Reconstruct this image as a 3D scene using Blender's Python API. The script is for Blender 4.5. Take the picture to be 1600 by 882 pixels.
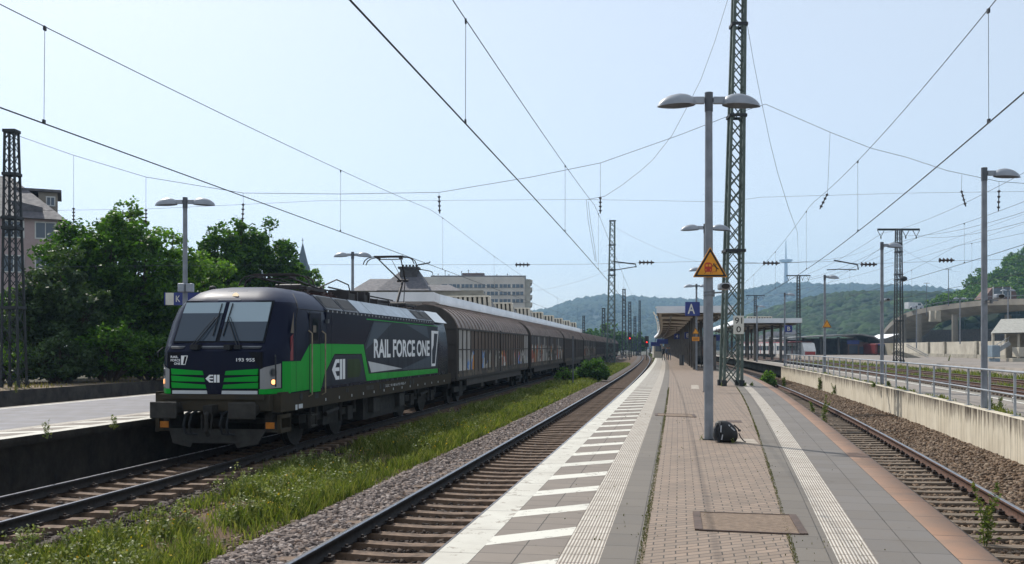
import bpy, math, random
import numpy as np
from mathutils import Vector, Matrix

for o in list(bpy.data.objects): bpy.data.objects.remove(o)
SC = bpy.context.scene
R = math.radians
# ---------------------------------------------------------------- camera
F, HZ, HC = 1494.0, 543.0, 2.42          # focal length in source pixels, horizon row, eye height over the rails
cam = bpy.data.cameras.new('Camera'); cam_o = bpy.data.objects.new('Camera', cam); SC.collection.objects.link(cam_o)
cam.sensor_width = 36; cam.lens = 36*F/1600; cam.shift_y = (HZ-441)/1600
cam.clip_start = .1; cam.clip_end = 12000
cam_o.location = (0, 0, HC); cam_o.rotation_euler = (R(90), 0, 0)
SC.camera = cam_o
# ---------------------------------------------------------------- sky, sun, exposure
SUN_EL, SUN_AZ = 45.0, -34.0              # azimuth from +Y towards +X
w = bpy.data.worlds.new('World'); SC.world = w; w.use_nodes = True
nt = w.node_tree; nt.nodes.clear()
sky = nt.nodes.new('ShaderNodeTexSky'); sky.sky_type = 'NISHITA'; sky.sun_disc = False
sky.sun_elevation = R(SUN_EL); sky.sun_rotation = R(SUN_AZ)
sky.altitude = 80; sky.air_density = 0.9; sky.dust_density = 1.6; sky.ozone_density = 3.0
bg = nt.nodes.new('ShaderNodeBackground'); bg.inputs['Strength'].default_value = .15
wo = nt.nodes.new('ShaderNodeOutputWorld')
hz_mix = nt.nodes.new('ShaderNodeMix'); hz_mix.data_type = 'RGBA'; hz_mix.inputs[0].default_value = .58   # a high thin haze veil evens the sky out
hz_mix.inputs[7].default_value = (5.45, 5.75, 5.85, 1)
nt.links.new(sky.outputs[0], hz_mix.inputs[6]); nt.links.new(hz_mix.outputs[2], bg.inputs[0]); nt.links.new(bg.outputs[0], wo.inputs[0])
sun = bpy.data.lights.new('Sun', 'SUN'); sun.energy = 4.2; sun.angle = R(.53); sun.color = (1, .955, .88)
sun_o = bpy.data.objects.new('Sun', sun); SC.collection.objects.link(sun_o)
sd = Vector((math.sin(R(SUN_AZ))*math.cos(R(SUN_EL)), math.cos(R(SUN_AZ))*math.cos(R(SUN_EL)), math.sin(R(SUN_EL))))
sun_o.rotation_euler = sd.to_track_quat('Z', 'Y').to_euler()
SC.view_settings.view_transform = 'Standard'; SC.view_settings.look = 'None'
SC.view_settings.exposure = 0.18; SC.view_settings.gamma = 1
SC.cycles.max_bounces = 6; SC.cycles.volume_bounces = 0
SC.cycles.use_denoising = True
rnd = random.Random(7); rng = np.random.default_rng(11)

# ---------------------------------------------------------------- helpers
def px(x, y, Y):                          # a pixel of the photograph at depth Y -> a point
    return Vector(((x-800)/F*Y, Y, HC-(y-HZ)/F*Y))
class MB:
    def __init__(s): s.v = []; s.f = []; s.m = []; s.uv = None
    def add(s, vs, fs, m=0):
        b = len(s.v); s.v += [tuple(p) for p in vs]; s.f += [tuple(b+i for i in q) for q in fs]; s.m += [m]*len(fs)
        return s
    def box(s, x0, x1, y0, y1, z0, z1, m=0, M=None):
        vs = [Vector(p) for p in ((x0,y0,z0),(x1,y0,z0),(x1,y1,z0),(x0,y1,z0),(x0,y0,z1),(x1,y0,z1),(x1,y1,z1),(x0,y1,z1))]
        if M: vs = [M @ p for p in vs]
        return s.add(vs, [(3,2,1,0),(4,5,6,7),(0,1,5,4),(1,2,6,5),(2,3,7,6),(3,0,4,7)], m)
    def bar(s, p, q, a, b=None, m=0, up=(0,0,1)):      # rectangular bar a wide, b high
        p, q = Vector(p), Vector(q); d = (q-p).normalized(); b = b or a
        u = Vector(up)
        if abs(d.dot(u)) > .98: u = Vector((1,0,0))
        r = d.cross(u).normalized(); u = r.cross(d)
        r *= a/2; u *= b/2
        return s.add([p-r-u,p+r-u,p+r+u,p-r+u,q-r-u,q+r-u,q+r+u,q-r+u], [(0,1,2,3),(7,6,5,4),(1,0,4,5),(2,1,5,6),(3,2,6,7),(0,3,7,4)], m)
    def tube(s, pts, r, n=8, m=0, cap=True):
        pts = [Vector(p) for p in pts]; rs = r if isinstance(r, (list, tuple)) else [r]*len(pts)
        vs = []; fs = []; prev = None
        for i, p in enumerate(pts):
            d = (pts[min(i+1, len(pts)-1)]-pts[max(i-1, 0)]).normalized()
            if prev is None:
                a = d.cross(Vector((0,0,1)))
                if a.length < .05: a = d.cross(Vector((0,1,0)))
            else: a = prev - d*prev.dot(d)
            a.normalize(); prev = a; b = d.cross(a)
            vs += [p+(a*math.cos(2*math.pi*k/n)+b*math.sin(2*math.pi*k/n))*rs[i] for k in range(n)]
        for i in range(len(pts)-1):
            for k in range(n): fs.append((i*n+k, i*n+(k+1)%n, (i+1)*n+(k+1)%n, (i+1)*n+k))
        if cap: fs.append(tuple(range(n))[::-1]); fs.append(tuple((len(pts)-1)*n+k for k in range(n)))
        return s.add(vs, fs, m)
    def prism(s, poly, M, h, m=0):        # polygon in the local XY plane of M, thickness h along its Z
        n = len(poly)
        a = [M @ Vector((p[0], p[1], 0)) for p in poly]; b = [M @ Vector((p[0], p[1], h)) for p in poly]
        return s.add(a+b, [tuple(range(n))[::-1], tuple(range(n, 2*n))]+[(i, (i+1)%n, n+(i+1)%n, n+i) for i in range(n)], m)
    def cyl(s, p, q, r, n=16, m=0): return s.tube([p, q], r, n, m)
    def sphere(s, c, r, m=0, n=10, k=6, sq=(1,1,1)):
        c = Vector(c); vs = []; fs = []
        for i in range(k+1):
            th = math.pi*i/k
            for j in range(n):
                ph = 2*math.pi*j/n
                vs.append(c+Vector((r*sq[0]*math.sin(th)*math.cos(ph), r*sq[1]*math.sin(th)*math.sin(ph), r*sq[2]*math.cos(th))))
        for i in range(k):
            for j in range(n): fs.append((i*n+j, (i+1)*n+j, (i+1)*n+(j+1)%n, i*n+(j+1)%n))
        return s.add(vs, fs, m)
    def build(s, name, mats, parent=None, smooth=False, bevel=0):
        if not isinstance(mats, (list, tuple)): mats = [mats]
        me = bpy.data.meshes.new(name); me.from_pydata(s.v, [], s.f)
        for mt in mats: me.materials.append(mt)
        if any(s.m): me.polygons.foreach_set('material_index', s.m)
        if smooth is True: me.polygons.foreach_set('use_smooth', [True]*len(s.f))
        o = bpy.data.objects.new(name, me); SC.collection.objects.link(o)
        if parent: o.parent = parent
        if smooth == 'auto':
            me.polygons.foreach_set('use_smooth', [True]*len(s.f)); me.set_sharp_from_angle(angle=R(35))
        if bevel:
            b = o.modifiers.new('bevel', 'BEVEL'); b.width = bevel; b.segments = 2; b.limit_method = 'ANGLE'; b.angle_limit = R(40)
        me.validate()
        return o
def npmesh(name, V, Q, mat, parent=None, uv=None, smooth=False):     # big quad/tri meshes from numpy arrays
    me = bpy.data.meshes.new(name); n = Q.shape[1]
    me.vertices.add(len(V)); me.vertices.foreach_set('co', np.ascontiguousarray(V, dtype=np.float32).ravel())
    me.loops.add(Q.size); me.loops.foreach_set('vertex_index', np.ascontiguousarray(Q, dtype=np.int32).ravel())
    me.polygons.add(len(Q)); me.polygons.foreach_set('loop_start', np.arange(0, Q.size, n, dtype=np.int32))
    if smooth: me.polygons.foreach_set('use_smooth', np.ones(len(Q), dtype=bool))
    for m_ in (mat if isinstance(mat, (list, tuple)) else [mat]): me.materials.append(m_)
    if uv is not None:
        l = me.uv_layers.new(name='UVMap'); l.data.foreach_set('uv', np.ascontiguousarray(uv[Q.ravel()], dtype=np.float32).ravel())
    me.update(); me.validate()
    o = bpy.data.objects.new(name, me); SC.collection.objects.link(o)
    if parent: o.parent = parent
    return o
def tag(o, label=None, cat=None, group=None, kind=None):
    if label: o['label'] = label
    if cat: o['category'] = cat
    if group: o['group'] = group
    if kind: o['kind'] = kind
    return o
def thing(name, label, cat, loc=(0,0,0), rz=0, group=None):
    o = bpy.data.objects.new(name, None); o.empty_display_size = .3; SC.collection.objects.link(o)
    o.location = loc; o.rotation_euler = (0, 0, rz)
    return tag(o, label, cat, group)
def kids(o): return [c for c in bpy.data.objects if c.parent == o]
def copy_tree(o, parent=None):
    c = o.copy(); SC.collection.objects.link(c)
    if parent: c.parent = parent
    for ch in kids(o): copy_tree(ch, c)
    return c
def text(name, s, size, M, mat, parent=None, bold=.0, ext=.003, align='LEFT', sx=1.0, space=1.0):
    cu = bpy.data.curves.new(name, 'FONT'); cu.body = s; cu.size = size; cu.extrude = ext; cu.offset = bold
    cu.align_x = align; cu.space_character = space; cu.resolution_u = 3
    t = bpy.data.objects.new(name, cu); SC.collection.objects.link(t)
    bpy.context.view_layer.update()
    me = bpy.data.meshes.new_from_object(t.evaluated_get(bpy.context.evaluated_depsgraph_get()))
    bpy.data.objects.remove(t)
    me.transform(M @ Matrix.Diagonal((sx, 1, 1, 1))); me.materials.clear(); me.materials.append(mat); me.name = name
    o = bpy.data.objects.new(name, me); SC.collection.objects.link(o)
    if parent: o.parent = parent
    return o
def frame(o, x, y):                        # matrix from origin and two axis directions
    x = Vector(x).normalized(); y = Vector(y); y = (y-x*y.dot(x)).normalized(); z = x.cross(y)
    return Matrix(((x.x,y.x,z.x,o[0]),(x.y,y.y,z.y,o[1]),(x.z,y.z,z.z,o[2]),(0,0,0,1)))
# ---------------------------------------------------------------- materials
def lin(h):
    h = h.lstrip('#'); c = [int(h[i:i+2], 16)/255 for i in (0,2,4)]
    return tuple(x/12.92 if x <= .04045 else ((x+.055)/1.055)**2.4 for x in c)+(1,)
class NT:
    def __init__(s, name):
        s.m = bpy.data.materials.new(name); s.m.use_nodes = True; s.t = s.m.node_tree
        s.b = s.t.nodes['Principled BSDF']; s.out = s.t.nodes['Material Output']
    def n(s, kind, **kw):
        x = s.t.nodes.new('ShaderNode'+kind)
        for k, v in kw.items():
            if k in x.inputs: x.inputs[k].default_value = v
            else: setattr(x, k, v)
        return x
    def l(s, a, b): s.t.links.new(a, b)
    def coord(s, which='Object', scale=(1,1,1)):
        c = s.n('TexCoord'); m = s.n('Mapping'); m.inputs['Scale'].default_value = scale
        s.l(c.outputs[which], m.inputs[0]); return m.outputs[0]
    def noise(s, v, scale, detail=5, rough=.6):
        x = s.n('TexNoise', Scale=scale, Detail=detail, Roughness=rough); s.l(v, x.inputs['Vector']); return x.outputs[0]
    def ramp(s, f, stops, interp='LINEAR'):
        x = s.n('ValToRGB'); e = x.color_ramp.elements; x.color_ramp.interpolation = interp
        while len(e) < len(stops): e.new(.5)
        for k, (p, c) in enumerate(stops): e[k].position = p; e[k].color = c if len(c) == 4 else (*c, 1)
        s.l(f, x.inputs[0]); return x.outputs[0]
    def mix(s, f, a, b, mode='MIX'):
        x = s.n('Mix', data_type='RGBA', blend_type=mode)
        for sock, v in ((x.inputs[0], f), (x.inputs[6], a), (x.inputs[7], b)):
            if isinstance(v, (float, int)): sock.default_value = v
            elif isinstance(v, tuple): sock.default_value = v if len(v) == 4 else (*v, 1)
            else: s.l(v, sock)
        return x.outputs[2]
    def math(s, op, a, b=None):
        x = s.n('Math', operation=op)
        for i, v in enumerate((a, b)):
            if v is None: continue
            if isinstance(v, (float, int)): x.inputs[i].default_value = v
            else: s.l(v, x.inputs[i])
        return x.outputs[0]
    def bump(s, h, strength=.4, dist=.02):
        x = s.n('Bump', Strength=strength, Distance=dist); s.l(h, x.inputs['Height']); s.l(x.outputs[0], s.b.inputs['Normal'])
    def fin(s, col=None, rough=None, metal=None, spec=None):
        if col is not None:
            if isinstance(col, tuple): s.b.inputs['Base Color'].default_value = col
            else: s.l(col, s.b.inputs['Base Color'])
        for k, v in (('Roughness', rough), ('Metallic', metal), ('Specular IOR Level', spec)):
            if v is None: continue
            if isinstance(v, (float, int)): s.b.inputs[k].default_value = v
            else: s.l(v, s.b.inputs[k])
        return s.m
def pm(name, c1, c2=None, scale=3.0, rough=.6, metal=0., bump=0., bscale=60., spec=None, lo=.35, hi=.65, coord='Object', dist=.01, stretch=(1,1,1)):
    k = NT(name); v = k.coord(coord, stretch); c1 = lin(c1) if isinstance(c1, str) else c1
    c2 = lin(c2) if isinstance(c2, str) else (c2 or tuple(x*.72 for x in c1[:3])+(1,))
    nz = k.noise(v, scale); col = k.ramp(nz, [(lo, c1), (hi, c2)])
    if bump: k.bump(k.noise(v, bscale, 3), bump, dist)
    rr = k.math('MULTIPLY_ADD', nz, .25); k.t.nodes[-1].inputs[2].default_value = rough-.12
    return k.fin(col, rr, metal, spec)
def glass(name, c, rough=.05):
    k = NT(name); k.fin(lin(c), rough, 0., .6); return k.m
def emit(name, c, st):
    k = NT(name); k.b.inputs['Emission Color'].default_value = lin(c); k.b.inputs['Emission Strength'].default_value = st
    k.fin(lin(c), .3); return k.m
def leafmat(name, cols, trans=.45, rough=.5):
    k = NT(name); g = k.n('NewGeometry')
    col = k.ramp(g.outputs['Random Per Island'], [(i/(len(cols)-1), lin(c)) for i, c in enumerate(cols)])
    tr = k.n('BsdfTranslucent'); k.l(k.mix(1.0, col, (1.0, 1.1, .45, 1), 'MULTIPLY'), tr.inputs[0])
    k.fin(col, rough, 0., .25)
    mx = k.n('MixShader'); mx.inputs[0].default_value = trans
    k.l(k.b.outputs[0], mx.inputs[1]); k.l(tr.outputs[0], mx.inputs[2]); k.l(mx.outputs[0], k.out.inputs[0]); return k.m
# ---------------------------------------------------------------- plan curves: lateral position X of each line as a function of depth Y
def near(Y): return -3.6+.1745*Y-8e-5*Y*Y
def loco(Y): return -9.95+.1575*Y-3.5e-5*Y*Y
_wy = np.array([-20, 0, 7.3, 16, 28, 40, 55, 72, 400.]); _ww = np.array([3.0, 4.0, 4.46, 4.97, 5.6, 6.1, 6.45, 6.6, 6.6])
_fine = np.arange(-20, 401, 1.0); _fw = np.interp(_fine, _wy, _ww); _k = np.ones(13)/13
_fw = np.convolve(np.pad(_fw, 6, mode='edge'), _k, mode='valid')
def edgeL(Y): return near(Y)+1.645
def edgeR(Y): return edgeL(Y)+np.interp(Y, _fine, _fw)
def slope(f, Y): return f(Y+.5)-f(Y-.5)
def at(f, Y, d=0., z=0.):
    s = slope(f, Y); l = math.hypot(1, s); return Vector((f(Y)+d/l, Y-d*s/l, z))
def Ygrid(a, b, n=90):
    t = np.linspace(0, 1, n); return (a+12)*((b+12)/(a+12))**t-12
def sweep(name, f, prof, Ys, mat, parent=None, closed=False, smooth=False, vz=None):
    prof = [(p if callable(p[0]) else p) for p in prof]; n = len(prof)
    V = []; UV = []; arc = 0; last = None
    cum = [0.]
    for i in range(1, n): cum.append(cum[-1]+math.hypot(prof[i][0]-prof[i-1][0], prof[i][1]-prof[i-1][1]))
    for Y in Ys:
        c = at(f, Y)
        if last is not None: arc += (c-last).length
        last = c
        for i, (d, z) in enumerate(prof): V.append(at(f, Y, d, z+(vz(Y) if vz else 0))); UV.append((prof[0][0]+cum[i], arc+Ys[0]))
    Q = []
    for j in range(len(Ys)-1):
        for i in range(n if closed else n-1):
            a = j*n+i; b = j*n+(i+1) % n; Q.append((a, b, b+n, a+n))
    return npmesh(name, np.array(V), np.array(Q), mat, parent, np.array(UV), smooth)
def struct(o): o['kind'] = 'structure'; return o
# ================================================================ MATERIALS OF THE SETTING
def slab_mat(name, c1, c2, bw, bh, joint='3a352f', off=0., msize=.006, paint=None, bumpn=.15):
    k = NT(name); uv = k.coord('UV'); nz = k.noise(uv, 2.2, 6, .65); fn = k.noise(uv, 90, 2)
    br = k.n('TexBrick', offset=off, squash=1.0); br.offset_frequency = 2
    br.inputs['Scale'].default_value = 1; br.inputs['Brick Width'].default_value = bw; br.inputs['Row Height'].default_value = bh
    br.inputs['Mortar Size'].default_value = msize; br.inputs['Mortar Smooth'].default_value = .2; br.inputs['Bias'].default_value = 0
    wv = k.n('VectorMath', operation='ADD'); sc = k.n('VectorMath', operation='SCALE'); sc.inputs['Scale'].default_value = .008
    nn = k.n('TexNoise', Scale=14., Detail=1.); k.l(uv, nn.inputs['Vector']); k.l(nn.outputs['Color'], sc.inputs[0])
    k.l(uv, wv.inputs[0]); k.l(sc.outputs[0], wv.inputs[1]); k.l(wv.outputs[0], br.inputs['Vector'])
    br.inputs['Color1'].default_value = lin(c1); br.inputs['Color2'].default_value = lin(c2); br.inputs['Mortar'].default_value = lin(joint)
    col = k.mix(k.ramp(nz, [(.35, (.0,.0,.0)), (.75, (.55,.55,.55))]), br.outputs['Color'], lin('6f665c'))
    col = k.mix(k.math('MULTIPLY', fn, .35), col, (0.12,.11,.1,1))
    if paint: col = paint(k, uv, col, nz, fn)
    vo = k.n('TexVoronoi', Scale=2.6, Randomness=1.0); k.l(uv, vo.inputs['Vector'])          # gum spots and oily stains
    sp = k.ramp(vo.outputs['Distance'], [(.0,(1,1,1)),(.055,(1,1,1)),(.075,(0,0,0))])
    sc2 = k.n('SeparateColor'); k.l(vo.outputs['Color'], sc2.inputs[0])
    col = k.mix(k.math('MULTIPLY', sp, k.math('MULTIPLY', k.math('GREATER_THAN', sc2.outputs[0], .45), .5)), col, lin('3b352f'))
    col = k.mix(k.ramp(k.noise(uv, .55, 6, .7), [(.56,(0,0,0)),(.78,(.45,.45,.45))]), col, lin('4a433b'))
    k.bump(k.math('ADD', k.math('MULTIPLY', br.outputs['Fac'], -1.0), k.math('MULTIPLY', fn, bumpn)), .35, .006)
    return k.fin(col, .78, 0, .3)
def hatch(k, uv, col, nz, fn):
    sx = k.n('SeparateXYZ'); k.l(uv, sx.inputs[0])
    ph = k.math('FRACT', k.math('DIVIDE', k.math('SUBTRACT', sx.outputs[1], k.math('MULTIPLY', sx.outputs[0], .84)), 1.34))
    band = k.math('LESS_THAN', ph, .29)
    wear = k.ramp(k.noise(uv, 5.5, 7, .75), [(.36, (0,0,0)), (.43, (1,1,1))])
    return k.mix(k.math('MULTIPLY', band, wear), col, lin('c9c6bb'))
M = {}
M['pavers'] = slab_mat('block_paving', '9c8775', '897666', .225, .112, '2e2822', .5, .0075)
M['slab'] = slab_mat('grey_slabs', '736c63', '67615a', .32, .50, '2c2925')
M['slab2'] = slab_mat('grey_slabs_wide', '736e6a', '69645f', .31, .50, '2f2b28')
M['hatch'] = slab_mat('hatched_slabs', '857a6f', '7d736a', .335, .335, '2f2b26', 0, .006, hatch)
M['brown_edge'] = slab_mat('brown_edge_stone', 'a27d64', '967259', 2.0, .98, '3d2f26', 0, .008)
def white_edge():
    k = NT('white_edge_paint'); uv = k.coord('UV')
    n1 = k.noise(uv, 4.5, 9, .78); n2 = k.noise(uv, 1.2, 4)
    chip = k.ramp(k.math('ADD', n1, k.math('MULTIPLY', n2, .25)), [(.53, (0,0,0)), (.56, (1,1,1))])
    br = k.n('TexBrick', offset=0.); br.inputs['Scale'].default_value = 1; br.inputs['Brick Width'].default_value = 5; br.inputs['Row Height'].default_value = 1.0
    br.inputs['Mortar Size'].default_value = .006; k.l(uv, br.inputs['Vector'])
    col = k.mix(chip, lin('8d8478'), k.mix(k.ramp(n2, [(.3, (0,0,0)), (.8, (1,1,1))]), lin('c6c3b8'), lin('a8a297')))
    col = k.mix(br.outputs['Fac'], col, lin('4a443b')); k.bump(n1, .2, .004)
    return k.fin(col, .7, 0, .3)
M['white_edge'] = white_edge()
def tactile():
    k = NT('tactile_ribs'); uv = k.coord('UV'); sx = k.n('SeparateXYZ'); k.l(uv, sx.inputs[0])
    s = k.math('SINE', k.math('MULTIPLY', sx.outputs[0], 2*math.pi/.028))
    rib = k.ramp(k.math('MULTIPLY_ADD', s, .5), [(.0, (0,0,0)), (.4, (1,1,1))])
    k.t.nodes[-2].inputs[2].default_value = .5
    rib = k.ramp(k.math('MULTIPLY', k.math('ADD', s, 1.0), .5), [(.25, (0,0,0)), (.6, (1,1,1))])
    nz = k.noise(uv, 3, 7, .7)
    br = k.n('TexBrick', offset=0.); br.inputs['Scale'].default_value = 1; br.inputs['Brick Width'].default_value = 5; br.inputs['Row Height'].default_value = .30
    br.inputs['Mortar Size'].default_value = .006; k.l(uv, br.inputs['Vector'])
    top = k.ramp(nz, [(.3, lin('cfc8bc')), (.7, lin('a59c90'))])
    col = k.mix(rib, lin('7e7368'), top); col = k.mix(br.outputs['Fac'], col, lin('4a433a'))
    k.bump(s, .5, .005); return k.fin(col, .75, 0, .3)
M['tactile'] = tactile()
def concrete_wall():
    k = NT('stained_concrete'); uv = k.coord('UV', (1,1,1)); sx = k.n('SeparateXYZ'); k.l(uv, sx.inputs[0])
    cm = k.n('CombineXYZ'); k.l(sx.outputs[1], cm.inputs[0]); k.l(k.math('MULTIPLY', sx.outputs[0], .12), cm.inputs[1])
    st = k.noise(cm.outputs[0], 5.5, 7, .7); big = k.noise(uv, .7, 3)
    topf = k.math('SUBTRACT', 1.0, k.math('MULTIPLY', k.math('SUBTRACT', sx.outputs[0], 4.05), 1.25))   # u counts down from the coping
    stain = k.ramp(k.math('ADD', k.math('MULTIPLY', topf, .42), st), [(.70, (0,0,0)), (.95, (1,1,1))])
    base = k.ramp(big, [(.3, lin('d6ccb8')), (.7, lin('c2b7a2'))])
    col = k.mix(k.ramp(st, [(.45,(0,0,0)),(.7,(.6,.6,.6))]), base, lin('8f8270'))
    col = k.mix(stain, col, lin('4a4036'))
    fr = k.math('FRACT', k.math('DIVIDE', sx.outputs[1], .5)); col = k.mix(k.math('LESS_THAN', fr, .03), col, lin('5b5145'))
    k.bump(k.noise(uv, 30, 4), .3, .01); return k.fin(col, .85, 0, .25)
M['concwall'] = concrete_wall()
M['ground'] = pm('earth', '4f4638', '3a3a24', .25, .95, bump=.5, bscale=8, dist=.05)
M['ballast'] = pm('ballast_bed', '574b42', '2b2521', 26, .9, bump=.9, bscale=22, dist=.03, lo=.4, hi=.6)
M['ballast_old'] = pm('old_ballast_bed', '5a4838', '2c231b', 24, .95, bump=.9, bscale=22, dist=.03, lo=.4, hi=.6)
M['verge'] = pm('verge_soil', '5e452c', '3b2d1b', 1.8, .95, bump=.7, bscale=20, dist=.03)
M['asphalt'] = pm('asphalt', '8a8178', '6f675f', .6, .9, bump=.3, bscale=60)
M['asphalt_l'] = slab_mat('left_platform_slabs', '84838a', '76757b', .5, .5, '55524f', .5, .008)
M['paint'] = pm('white_line_paint', 'd6d4ca', 'a9a69b', 6, .7)
M['darkwall'] = pm('sooty_stone_and_shade', '39332d', '201c19', 2.2, .95, bump=.8, bscale=5, dist=.03)  # platform walls, and the added shade sheet under the flyover
M['conc'] = pm('concrete', '9d9789', '7d776b', .7, .85, bump=.2, bscale=25)
M['conc_light'] = pm('pale_concrete', 'b8b1a2', '989184', .35, .85, bump=.2, bscale=25)
M['rail_head'] = pm('polished_rail', '9a9aa0', '7c7b80', 8, .28, .9)
M['rail_rust'] = pm('rusty_rail', '5a3a28', '38241a', 14, .85, .1, bump=.3, bscale=60)
M['rail_dark'] = pm('oily_rail', '2c2522', '1c1816', 14, .8, .2, bump=.2, bscale=60)
M['sleeper'] = pm('dusty_sleeper', '7a6350', '4e3f33', 5, .9, bump=.3, bscale=40)
M['sleeper_old'] = pm('old_sleeper', '7d6f60', '4a3f34', 6, .95, bump=.5, bscale=30, stretch=(.3,3,3))
M['clip'] = pm('rusty_clip', '33261f', '221a16', 20, .8, .2)
# ================================================================ GROUND
struct(npmesh('ground', np.array([[-2300,-60,-.5],[2300,-60,-.5],[2300,3500,-.5],[-2300,3500,-.5]], float), np.array([[0,1,2,3]]), M['ground']))
Yg = Ygrid(-8, 330, 120)
def between(name, f1, d1, f2, d2, Ys, nx, zf, mat):
    V = []; UV = []
    for Y in Ys:
        a = at(f1, Y, d1); b = at(f2, Y, d2)
        for i in range(nx+1):
            p = a.lerp(b, i/nx); V.append((p.x, p.y, zf(i/nx, p))); UV.append((i/nx*(b-a).length, Y))
    Q = [(j*(nx+1)+i, j*(nx+1)+i+1, (j+1)*(nx+1)+i+1, (j+1)*(nx+1)+i) for j in range(len(Ys)-1) for i in range(nx)]
    return npmesh(name, np.array(V), np.array(Q), mat, None, np.array(UV))
def hn(x, y): return .5*(math.sin(x*1.7+y*.6)+math.sin(y*1.1-x*.8+2))*.5+.25*math.sin(3.1*x+2.3*y)
struct(between('verge', loco, 2.0, near, -2.2, Yg, 14, lambda t, p: -.34+.08*hn(p.x, p.y)*math.sin(math.pi*t)+.1*math.sin(math.pi*t), M['verge']))
struct(sweep('track_bed', near, [(-2.75,-.48),(-2.5,-.38),(-1.95,-.215),(-1.2,-.225),(-.75,-.28),(.75,-.28),(1.8,-.26)], Yg, M['ballast']))
struct(sweep('track_bed', loco, [(-1.9,-.27),(1.4,-.27),(2.3,-.42)], Yg, M['ballast']))
TR = 1.45                                    # the right-hand track beside edgeR
struct(sweep('track_bed', edgeR, [(-.2,-.31),(2.4,-.30),(2.9,-.22),(3.3,-.15),(4.2,-.12)], Yg, M['ballast_old']))
struct(sweep('track_bed', loco, [(-15.2,-.42),(-7.2,-.42)], Yg, M['ballast']))
# the platform in the middle
PZ = .76
def pf(name, f, prof, mat, Ys=Yg): return struct(sweep(name, f, prof, Ys, mat))
pf('platform_wall', edgeL, [(.14,-.6),(.14,.60),(0,.60),(0,PZ)], M['darkwall'])
pf('platform_edge', edgeL, [(0,PZ),(.33,PZ)], M['white_edge'])
pf('warning_strip', edgeL, [(.33,PZ),(1.0,PZ)], M['hatch'])
pf('tactile_paving', edgeL, [(1.0,PZ),(1.32,PZ)], M['tactile'])
pf('slab_paving', edgeL, [(1.32,PZ),(1.63,PZ)], M['slab'])
struct(between('block_paving', edgeL, 1.63, edgeR, -1.55, Yg, 1, lambda t, p: PZ-.003, M['pavers']))
pf('slab_paving', edgeR, [(-1.55,PZ),(-1.23,PZ)], M['slab'])
pf('tactile_paving', edgeR, [(-1.23,PZ),(-.93,PZ)], M['tactile'])
pf('slab_paving', edgeR, [(-.93,PZ),(-.31,PZ)], M['slab2'])
pf('platform_edge', edgeR, [(-.31,PZ),(0,PZ),(0,.58)], M['brown_edge'])
pf('platform_wall', edgeR, [(0,.58),(-.14,.58),(-.14,-.6)], M['darkwall'])
# the platform left of the locomotive
LZ = .79
pf('platform_wall', loco, [(-7.85,-.6),(-7.85,LZ)], M['darkwall'])
pf('platform_surface', loco, [(-7.85,LZ),(-7.5,LZ)], M['asphalt'])
pf('platform_line', loco, [(-7.5,LZ+.002),(-7.36,LZ+.002)], M['paint'])
pf('platform_surface', loco, [(-7.36,LZ),(-3.0,LZ)], M['asphalt_l'])
pf('tactile_paving', loco, [(-3.0,LZ),(-2.7,LZ)], M['tactile'])
pf('warning_strip', loco, [(-2.7,LZ),(-2.02,LZ)], M['hatch'])
pf('platform_edge', loco, [(-2.02,LZ),(-1.72,LZ)], M['white_edge'])
pf('platform_wall', loco, [(-1.72,LZ),(-1.72,.62),(-1.82,.62),(-1.82,-.6)], M['darkwall'])
# the old stone platform and the ground behind it
pf('platform_wall', loco, [(-15.0,.76),(-14.9,.76),(-14.9,-.6)], M['darkwall'])
M['litter'] = pm('leaf_littered_ground', '7a6650', '4f4534', 1.2, .95, bump=.5, bscale=12, dist=.03)
pf('dirt_path', loco, [(-19.5,.755),(-15.0,.755)], M['litter'])
pf('terrain', loco, [(-240,.9),(-60,.8),(-19.5,.745)], M['ground'])
# the retaining wall and the upper platform on the right
YR = Ygrid(-8, 330, 110)
WZ = .86
pf('upper_platform', edgeR, [(4.33,.80),(6.5,.80)], M['asphalt'])
pf('upper_platform_line', edgeR, [(6.2,.804),(6.34,.804)], M['paint'])
pf('platform_edge', edgeR, [(6.5,.80),(6.75,.80),(6.75,-.5)], M['conc'])
wall = sweep('retaining_wall', edgeR, [(4.32,WZ),(4.05,WZ)], Ygrid(-8, 78, 50), M['concwall'])
wall2 = sweep('wall_face', edgeR, [(4.05,-.4),(4.05,WZ)][::-1], Ygrid(-8, 78, 50), M['concwall'], parent=wall)
tag(wall, 'long stained pale concrete retaining wall along the rusty track', 'wall')
me = wall2.data; me.flip_normals()
struct(between('track_bed', edgeR, 6.75, edgeR, 22.0, Yg, 2, lambda t, p: .02, M['ballast_old']))
pf('far_platform', edgeR, [(22.0,-.3),(22.0,.78),(22.5,.78),(60,.8)], M['asphalt'])
M['far_yard'] = pm('yard_ground', '8f877a', '6f6a55', .15, .95)
pf('yard', edgeR, [(60,.5),(420,.6)], M['far_yard'])
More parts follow.
